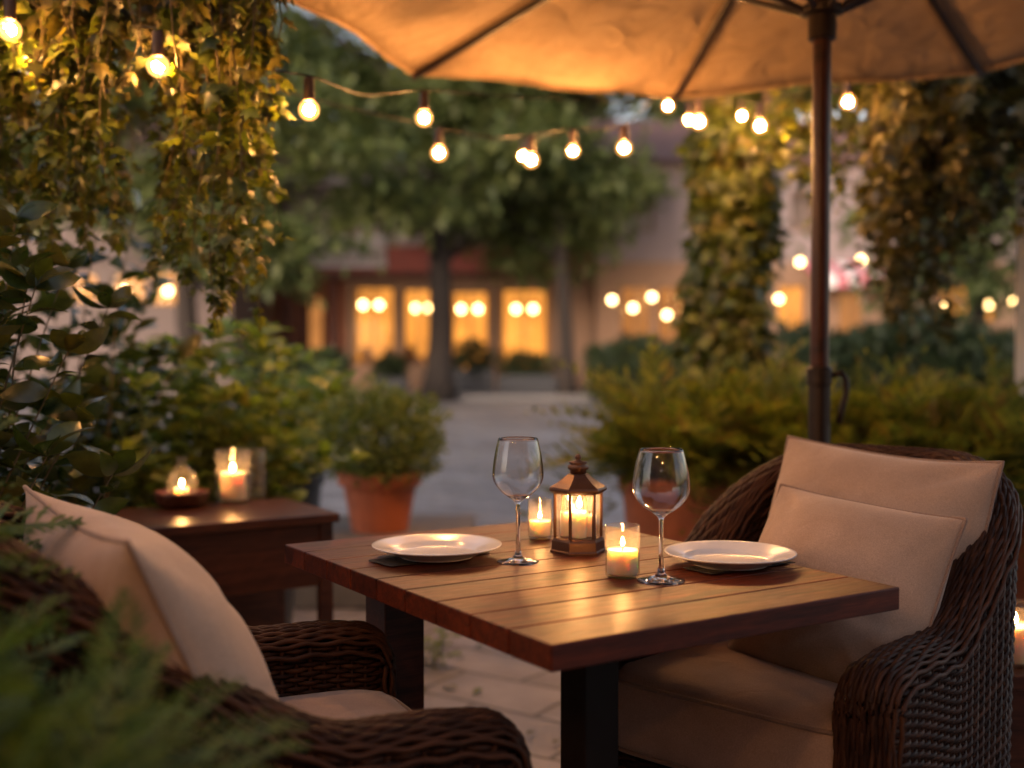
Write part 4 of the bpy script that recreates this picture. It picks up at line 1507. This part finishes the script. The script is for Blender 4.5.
rc = np.random.default_rng(5)
tx = lambda px, d: (px - 512) / F * d
tree('large courtyard tree whose thick trunk stands before the lit shop windows', tx(438, 26.0), 26.0, 6.5, .27, crown(rc, 4.6, 2.4, 4.0, 10.2, 24), 17000, .30, 101)
tree('slimmer courtyard tree standing at the end of the lit shop windows', tx(567, 26.6), 26.6, 5.0, .17, crown(rc, 2.9, 2.0, 3.5, 8.4, 16), 11000, .28, 102)
tree('shadowy tree behind the hanging ivy point beside the two square lit windows', tx(193, 23), 23, 5.5, .22, crown(rc, 3.4, 2.0, 2.9, 8.6, 22), 14000, .28, 103)
tree('round tree above the clipped hedge near the white post', tx(985, 17), 17, 3.4, .14, crown(rc, 1.3, 1.2, 2.2, 4.2, 8), 4000, .22, 104)
for i, (px, d, h, w, lab) in enumerate(((330, 41, 10.5, 3.4, 'tall tree rising behind the shop roof nearest the ivy point'), (500, 43, 11.5, 3.8, 'tallest tree rising behind the middle of the shop roof'),
                                       (640, 40, 10.0, 3.4, 'tree rising behind the joint of shop and peach house'), (90, 38, 11, 3.6, 'tall tree rising behind the house with square lit windows'),
                                       (745, 44, 9.5, 3.2, 'tree rising behind the ivy covered pillar'), (920, 42, 9.5, 3.4, 'tree rising behind the house with the pink awning'))):
    tree(lab, tx(px, d), d, h * .7, .3, crown(rc, w * 1.15, 2.2, h * .38, h * 1.05, 15), 6000, .42, 120 + i, group='trees behind the houses')


def hedge(label, x0, x1, y0, y1, h, n, seed, name='hedge'):
    rg = np.random.default_rng(seed)
    P = np.stack([rg.uniform(x0, x1, n), rg.uniform(y0, y1, n), h * rg.random(n) ** .6], 1)
    P[:, 2] *= 1 + .10 * np.sin(P[:, 0] * 3.1 + seed)
    V, Q = scatter(SMALL, P, frames(rg.normal(size=(n, 3)), rg.normal(size=(n, 3)) + np.array([0, 0, .6])), .16 * rg.uniform(.6, 1.3, n))
    o = fast_mesh(name, V, Q, M['hedge'])
    return tag(o, label, 'hedge', 'hedges along the courtyard')
hedge('long dark clipped hedge behind the umbrella pole under the ivy', tx(800, 14), tx(1100, 14), 14, 15.2, 1.45, 9000, 61)
hedge('low dark hedge in front of the peach house wall', tx(590, 25), tx(690, 25), 25.2, 26.0, 1.3, 4500, 62)
hedge('faint green hedge behind the terracotta pot across the courtyard', tx(235, 22), tx(345, 22), 21.8, 22.6, 1.0, 4000, 63)

# dark planters in front of the shop
for (px, w, h, lab, sd_) in ((474, 1.0, 1.15, 'dark planter tub with a bush between the tree trunk and the last window', 71), (527, 1.45, .85, 'wide dark planter with a low bush under the last lit shop window', 72), (392, .8, .75, 'small dark planter with bush under the first lit shop windows', 73)):
    d = 28.3
    o = thing('shop_planter', lab, 'planter', (tx(px, d), d, .13), 0, 'planters in front of the shop')
    MB().bx(-w / 2, w / 2, -.3, .3, 0, h * .5).build('tub', M['darkpot'], o, bevel=.02)
    V, Q = ell_leaves(np.random.default_rng(sd_), 900, (0, 0, h * .72), (w * .52, .42, h * .42), .15, SMALL, .2)
    fast_mesh('foliage', V, Q, M['hedge'], o)


# ------------------------------------------------------------------ buildings
def zy(py, d): return CH + (352 - py) / F * d
def wall_with_openings(mb, x0, x1, z0, z1, y, th, ops):
    """front wall at y..y+th with rectangular openings (xa,xb,za,zb) sorted in x, one row"""
    x = x0
    for (xa, xb, za, zb) in ops:
        if xa > x: mb.bx(x, xa, y, y + th, z0, z1)
        if za > z0: mb.bx(xa, xb, y, y + th, z0, za)
        if zb < z1: mb.bx(xa, xb, y, y + th, zb, z1)
        x = xb
    if x < x1: mb.bx(x, x1, y, y + th, z0, z1)


def window(parent, xa, xb, za, zb, y, lit, mull=1, th=.07, deep=.75):
    fr = MB()
    fr.bx(xa, xa + th, y + .05, y + .13, za, zb).bx(xb - th, xb, y + .05, y + .13, za, zb).bx(xa + th, xb - th, y + .05, y + .13, zb - th, zb).bx(xa + th, xb - th, y + .05, y + .13, za, za + th)
    for k in range(mull):
        c_ = xa + (xb - xa) * (k + 1) / (mull + 1)
        fr.bx(c_ - .02, c_ + .02, y + .06, y + .12, za + th, zb - th)
    zm = za + (zb - za) * .68
    f = fr.build('window', M['frame'], parent)
    if lit:
        MB().bx(xa - .1, xb + .1, y + deep, y + deep + .02, za - .1, zb + .1).build('room_glow', M[lit], f)  # emissive panel standing in for the lit room
        rgw = random.Random(int(abs(xa) * 977)); W_ = xb - xa
        dp = MB()  # amber strips added at both sides to dim the window glow there
        for sgn in (0, 1):
            k0 = rgw.uniform(.02, .09) * W_
            for q in range(5):
                xx = (xa + th + k0 * q / 5) if sgn == 0 else (xb - th - k0 * (q + 1) / 5)
                dp.bx(xx, xx + k0 / 5 * .9, y + .2 + .02 * (q % 2), y + .24 + .02 * (q % 2), za + th, zb - th)
        dp.build('dimming_strip', M['dimming_strip'], f)
        if zb - za > 1.2:
            fu = MB()
            for q in range(3):
                xx = xa + W_ * (.22 + .28 * q) + rgw.uniform(-.06, .06)
                hh = rgw.uniform(.25, .52) if q != 1 else .2
                fu.bx(xx - .13, xx + .13, y + .5, y + .56, za - .02, za + hh)
                if q == 1: fu.bx(xx - .3, xx + .3, y + .46, y + .62, za + hh + .003, za + hh + .045)
            fu.build('furniture', M['darkred'], f)
    g_ = MB().add([(xa + th, y + .09, za + th), (xb - th, y + .09, za + th), (xb - th, y + .09, zb - th), (xa + th, y + .09, zb - th)], [(0, 1, 2, 3)]).build('pane', M['thin'], f)
    return f


D0 = 30.5
bs = thing('shop_building', 'long shop with a row of glowing amber windows under a red fascia', 'building', (0, 0, 0), 0, 'houses across the courtyard')
X = lambda px, d=D0: tx(px, d)
xl, xr = X(238), X(592)
wins = [(X(352), X(396), zy(366, D0), zy(286, D0)), (X(402), X(434), zy(366, D0), zy(288, D0)), (X(449), X(491), zy(372, D0), zy(290, D0)), (X(498), X(551), zy(376, D0), zy(288, D0))]
mb = MB()
wall_with_openings(mb, X(346), xr, .131, zy(279, D0), D0, .3, wins)
mb.build('wall', M['peach'], bs)
MB().bx(xl, X(346) - .002, D0 + 1.2, D0 + 1.5, .0, zy(279, D0)).build('porch_wall', M['brick'], bs)
for px in (243, 288, 334):
    MB().bx(X(px) - .11, X(px) + .11, D0 + .05, D0 + .27, .131, zy(279, D0) - .003).build('porch_post', M['darkred'], bs)
dr = MB().bx(X(300), X(318), D0 + 1.13, D0 + 1.197, .13, zy(293, D0)).build('door', M['darkred'], bs, bevel=.02)
MB().bx(X(302.5), X(315.5), D0 + 1.11, D0 + 1.128, .9, zy(296, D0)).build('pane', M['litdim'], dr)
MB().bx(xl, xr, D0 - .35, D0 + 1.5, zy(279, D0), zy(273, D0)).build('canopy_edge', M['darkred'], bs)
MB().bx(xl, xr, D0 - .2, D0 + .3, zy(273, D0) + .002, zy(247, D0)).build('fascia', M['redfascia'], bs)
rl = MB()
ra, rb_ = X(308), X(388)
rl.bx(ra, rb_, D0 - .28, D0 - .22, zy(241, D0), zy(238, D0)).bx(ra, rb_, D0 - .28, D0 - .22, zy(268, D0), zy(265, D0))
nb = 22
for k in range(nb):
    x = ra + (rb_ - ra) * (k + .5) / nb
    rl.bx(x - .026, x + .026, D0 - .27, D0 - .23, zy(265, D0), zy(241, D0))
rl.build('railing', M['whiteawning'], bs)
upw = [(X(262), X(286), zy(236, D0), zy(196, D0)), (X(330), X(356), zy(236, D0), zy(196, D0)), (X(404), X(428), zy(236, D0), zy(196, D0)), (X(476), X(500), zy(236, D0), zy(196, D0)), (X(545), X(569), zy(236, D0), zy(196, D0))]
mb = MB()
wall_with_openings(mb, xl, xr, zy(247, D0) + .003, 6.2, D0 + .02, .3, upw)
mb.build('upper_wall', M['plaster'], bs)
for w_ in wins: window(bs, *w_, D0, 'roomglow', 1)
for w_ in upw:
    f = window(bs, *w_, D0 + .02, None, 1)
    MB().bx(w_[0] - .1, w_[1] + .1, D0 + .6, D0 + .62, w_[2] - .1, w_[3] + .1).build('curtain', M['lilac'], f)
MB().bx(xl + .01, xr - .01, D0 + 7.7, D0 + 8, 0, 5.4).build('rear_wall', M['plaster'], bs)
for x in (xl, xr - .3): MB().bx(x, x + .3, D0 + 1.505, D0 + 7.69, 0, 5.4).build('side_wall', M['plaster'], bs)


def gable(parent, x0, x1, y0, y1, z, h, ov=.4):
    V = [(x0 - ov, y0 - ov, z), (x1 + ov, y0 - ov, z), (x1 + ov, y1 + ov, z), (x0 - ov, y1 + ov, z), (x0 - ov, (y0 + y1) / 2, z + h), (x1 + ov, (y0 + y1) / 2, z + h)]
    return MB().add(V, [(0, 1, 5, 4), (2, 3, 4, 5), (1, 2, 5), (3, 0, 4), (3, 2, 1, 0)]).build('roof', M['rooftile'], parent)
gable(bs, xl, xr, D0, D0 + 8, 5.41, 1.3)


def lamp(px, py, d, r, label, group):
    p = pt(px, py, d)
    t = thing('globe_lamp', label, 'lamp', p, 0, group)
    MB().lathe([(max(.0003, r * math.sin(R(q))), -r * math.cos(R(q))) for q in range(0, 181, 15)], 14, cap0=False, cap1=False).build('globe', M['farbulb'], t, smooth=True)
    MB().tube([(0, 0, r), (0, 0, r + .35)], .012, 5).build('cord', M['wire'], t)
    return t
for i, (px, py, w) in enumerate(((363, 305, 'first'), (379, 305, 'first'), (416, 308, 'narrow second'), (429, 308, 'narrow second'), (461, 309, 'third'), (478, 309, 'third'), (516, 309, 'fourth'), (533, 309, 'fourth'))):
    lamp(px, py, D0 + .42, .085, 'glowing globe lamp, %s of the pair in the %s lit shop window' % (('left one', 'right one')[i % 2], w), 'globe lamps in the shop windows')

# left house with two square lit windows
D1 = 27.0
bl = thing('corner_house', 'pale house with two square lit windows behind the leafy plants', 'building', (0, 0, 0), 0, 'houses across the courtyard')
X1 = lambda px: tx(px, D1)
w1 = [(X1(68), X1(98), zy(303, D1), zy(274, D1)), (X1(112), X1(146), zy(303, D1), zy(274, D1)), (X1(151), X1(190), zy(306, D1), zy(272, D1))]
mb = MB()
wall_with_openings(mb, X1(-260), X1(232), 0, zy(262, D1), D1, .3, w1)
mb.build('wall', M['dimhouse'], bl)
for w_ in w1: window(bl, *w_, D1, 'roomglow', 0, .05)
MB().bx(X1(-260), X1(232), D1 - .1, D1 + .3, zy(262, D1) + .002, zy(256, D1)).build('string_course', M['dimhouse'], bl)
u1 = [(X1(20), X1(44), zy(240, D1), zy(205, D1)), (X1(95), X1(119), zy(240, D1), zy(205, D1)), (X1(172), X1(196), zy(240, D1), zy(205, D1))]
mb = MB(); wall_with_openings(mb, X1(-260), X1(232), zy(256, D1) + .003, 5.6, D1 + .02, .3, u1); mb.build('upper_wall', M['dimhouse'], bl)
for w_ in u1:
    f = window(bl, *w_, D1 + .02, None, 1)
    MB().bx(w_[0] - .1, w_[1] + .1, D1 + .6, D1 + .62, w_[2] - .1, w_[3] + .1).build('curtain', M['dimhouse'], f)
MB().bx(X1(232) - .3, X1(232), D1 + .325, D1 + 7, 0, 5.6).build('side_wall', M['dimhouse'], bl)
gable(bl, X1(-260), X1(232), D1, D1 + 7, 5.61, 1.7)
lamp(125, 290, D1 + .35, .085, 'glowing globe lamp in the square lit window nearest the shrub', 'globe lamps in the square windows')
lamp(168, 291, D1 + .35, .085, 'glowing globe lamp in the square lit window beside the ivy point', 'globe lamps in the square windows')

# right house, peach, with a pink awning
D2 = 30.0
br = thing('peach_house', 'peach and lilac plastered house with pink awning behind the pillar', 'building', (0, 0, 0), 0, 'houses across the courtyard')
X2 = lambda px: tx(px, D2)
w2 = [(X2(620), X2(652), zy(350, D2), zy(286, D2)), (X2(656), X2(690), zy(350, D2), zy(286, D2)), (X2(776), X2(806), zy(340, D2), zy(285, D2)), (X2(838), X2(866), zy(360, D2), zy(292, D2)), (X2(884), X2(912), zy(330, D2), zy(290, D2)), (X2(936), X2(1000), zy(322, D2), zy(286, D2))]
mb = MB(); wall_with_openings(mb, X2(596), X2(1240), 0, zy(262, D2), D2, .3, w2); mb.build('wall', M['peach'], br)
for i, w_ in enumerate(w2): window(br, *w_, D2, 'litdim' if i in (0, 1, 3) else 'roomglow', 1, .05)
u2 = [(X2(630), X2(654), zy(232, D2), zy(192, D2)), (X2(705), X2(729), zy(232, D2), zy(192, D2)), (X2(790), X2(814), zy(232, D2), zy(192, D2)), (X2(880), X2(904), zy(232, D2), zy(192, D2)), (X2(960), X2(984), zy(232, D2), zy(192, D2))]
mb = MB(); wall_with_openings(mb, X2(596), X2(1240), zy(262, D2) + .003, 6.0, D2 + .02, .3, u2); mb.build('upper_wall', M['lilac'], br)
for w_ in u2:
    f = window(br, *w_, D2 + .02, None, 1)
    MB().bx(w_[0] - .1, w_[1] + .1, D2 + .6, D2 + .62, w_[2] - .1, w_[3] + .1).build('curtain', M['lilac'], f)
MB().bx(X2(596), X2(596) + .3, D2 + .325, D2 + 8, 0, 6.0).build('side_wall', M['lilac'], br)
gable(br, X2(596), X2(1240), D2, D2 + 8, 6.01, 1.9)
aw = None
xa, xb = X2(800), X2(900)
ns_ = 9
for mat_, par, nm in (('pinkawning', 0, 'awning'), ('whiteawning', 1, 'awning_stripes')):
    mb = MB()
    for k in range(ns_):
        if k % 2 != par: continue
        x0_, x1_ = xa + (xb - xa) * k / ns_, xa + (xb - xa) * (k + 1) / ns_
        za, zb, yo = zy(262, D2), zy(290, D2), D2 - 1.3
        V = [(x0_, D2 - .01, za), (x1_, D2 - .01, za), (x1_, yo, zb + .28), (x0_, yo, zb + .28), (x0_, yo, zb), (x1_, yo, zb),
             (x0_, D2 - .01, za - .04), (x1_, D2 - .01, za - .04), (x1_, yo + .03, zb + .25), (x0_, yo + .03, zb + .25), (x0_, yo + .03, zb), (x1_, yo + .03, zb)]
        mb.add(V, [(0, 3, 2, 1), (3, 4, 5, 2), (6, 7, 8, 9), (9, 8, 11, 10)])
    if par == 0: aw = mb.build(nm, M[mat_], br)
    else: mb.build(nm, M[mat_], aw)

# far festoons on the right
def far_string(label, d, pts, r=.075):
    t = thing('festoon_lights', label, 'string lights', (0, 0, 0), 0, 'far strings of bulbs across the courtyard')
    P = [pt(px, py, d) + Vector((0, 0, r + .1)) for px, py in pts]
    W = []
    for a, b in zip(P[:-1], P[1:]):
        W += list(catenary(a, b, .12, 8)[:-1])
    W.append(np.array(P[-1]))
    MB().tube(W, .008, 5).build('wire', M['wire'], t)
    for px, py in pts:
        p = pt(px, py, d)
        MB().lathe([(max(.0003, r * math.sin(R(q))), -r * math.cos(R(q))) for q in range(0, 181, 18)], 12, p, cap0=False, cap1=False).build('bulb', M['farbulb'], t, smooth=True)
        MB().lathe([(r * .4, r * .95), (r * .4, r + .11)], 8, p).build('socket', M['socket'], t)
far_string('far festoon of round bulbs on the peach wall before its lit windows', 29.0, [(612, 300), (633, 308), (652, 297), (667, 315)])
far_string('far festoon bulbs peeping past both sides of the ivy pillar', 28.5, [(689, 291), (697, 304), (722, 300), (752, 303), (779, 299), (800, 262)])
far_string('far festoon bulbs glowing above the hedge below the dark ivy', 27.0, [(861, 260), (897, 301), (905, 296), (945, 303), (968, 303), (989, 305), (1012, 300)])

# unseen building added behind the viewer to keep sky light off the terrace
cf = thing('sky_blocking_building', 'unseen brick building added behind the terrace to block sky light', 'building', (0, 0, 0))
mb = MB(); wall_with_openings(mb, -7, 7, 0, 5.5, -3.3, .3, [(-5.2, -3.2, .6, 2.5), (-1.0, .6, .01, 2.4), (2.6, 4.6, .6, 2.5)])
mb.build('wall', M['brick'], cf)
for w_ in [(-5.2, -3.2, .6, 2.5), (-1.0, .6, .01, 2.4), (2.6, 4.6, .6, 2.5)]:
    f = window(cf, *w_, -3.3 + .1, None, 1)
    MB().bx(w_[0] - .1, w_[1] + .1, -3.9, -3.88, w_[2] - .0, w_[3] + .1).build('curtain', M['darkred'], f)
gable(cf, -7, 7, -11, -3.1, 5.51, 2.2)
MB().bx(-7, -6.7, -11, -3.305, 0, 5.5).build('side_wall', M['brick'], cf)
MB().bx(6.7, 7, -11, -3.305, 0, 5.5).build('side_wall', M['brick'], cf)

# ------------------------------------------------------------------ world, sun, camera
SUN_EL, SUN_AZ = R(14), R(205)
w = bpy.data.worlds.new('World'); scene.world = w
w.use_nodes = True
nt = w.node_tree; nt.nodes.clear()
sky = nt.nodes.new('ShaderNodeTexSky'); sky.sky_type = 'NISHITA'; sky.sun_disc = False
sky.sun_elevation = SUN_EL; sky.sun_rotation = SUN_AZ; sky.air_density = 1.2; sky.dust_density = 2.5; sky.ozone_density = 1.5
bg = nt.nodes.new('ShaderNodeBackground'); bg.inputs['Strength'].default_value = .12
hs = nt.nodes.new('ShaderNodeHueSaturation'); hs.inputs['Saturation'].default_value = .75
ot = nt.nodes.new('ShaderNodeOutputWorld')
nt.links.new(sky.outputs[0], hs.inputs['Color']); tn = nt.nodes.new('ShaderNodeMix'); tn.data_type = 'RGBA'; tn.blend_type = 'MULTIPLY'; tn.inputs[0].default_value = 1
tn.inputs[7].default_value = (1.10, .96, .95, 1)          # warm tint multiplied onto the sky colour
nt.links.new(hs.outputs[0], tn.inputs[6]); nt.links.new(tn.outputs[2], bg.inputs['Color']); nt.links.new(bg.outputs[0], ot.inputs['Surface'])

sl = bpy.data.lights.new('sun', 'SUN'); sl.energy = .85; sl.angle = R(20); sl.color = (1, .86, .76)
so = bpy.data.objects.new('sun', sl); COL.objects.link(so)
# the sky's sun stands at azimuth SUN_AZ measured from +Y towards +X
sdir = Vector((math.sin(SUN_AZ) * math.cos(SUN_EL), math.cos(SUN_AZ) * math.cos(SUN_EL), math.sin(SUN_EL)))
so.rotation_euler = (-sdir).to_track_quat('-Z', 'Y').to_euler()

cam = bpy.data.cameras.new('camera'); co = bpy.data.objects.new('camera', cam); COL.objects.link(co)
cam.sensor_width = 36; cam.lens = 36 * F / 1024
cam.clip_start = .05; cam.clip_end = 1500
co.location = (0, 0, CH); co.rotation_euler = (PI / 2 - PITCH, 0, 0)
cam.dof.use_dof = True; cam.dof.focus_distance = 1.98; cam.dof.aperture_fstop = 1.7; cam.dof.aperture_blades = 0
scene.camera = co

vs = scene.view_settings
vs.view_transform = 'Standard'; vs.look = 'None'; vs.exposure = 1.42; vs.gamma = 1.0; vs.use_curve_mapping = False
cy = scene.cycles
cy.use_denoising = True
cy.max_bounces = 10; cy.transparent_max_bounces = 24; cy.transmission_bounces = 10; cy.diffuse_bounces = 3; cy.glossy_bounces = 4
cy.sample_clamp_indirect = 4.0; cy.sample_clamp_direct = 0
cy.blur_glossy = .6
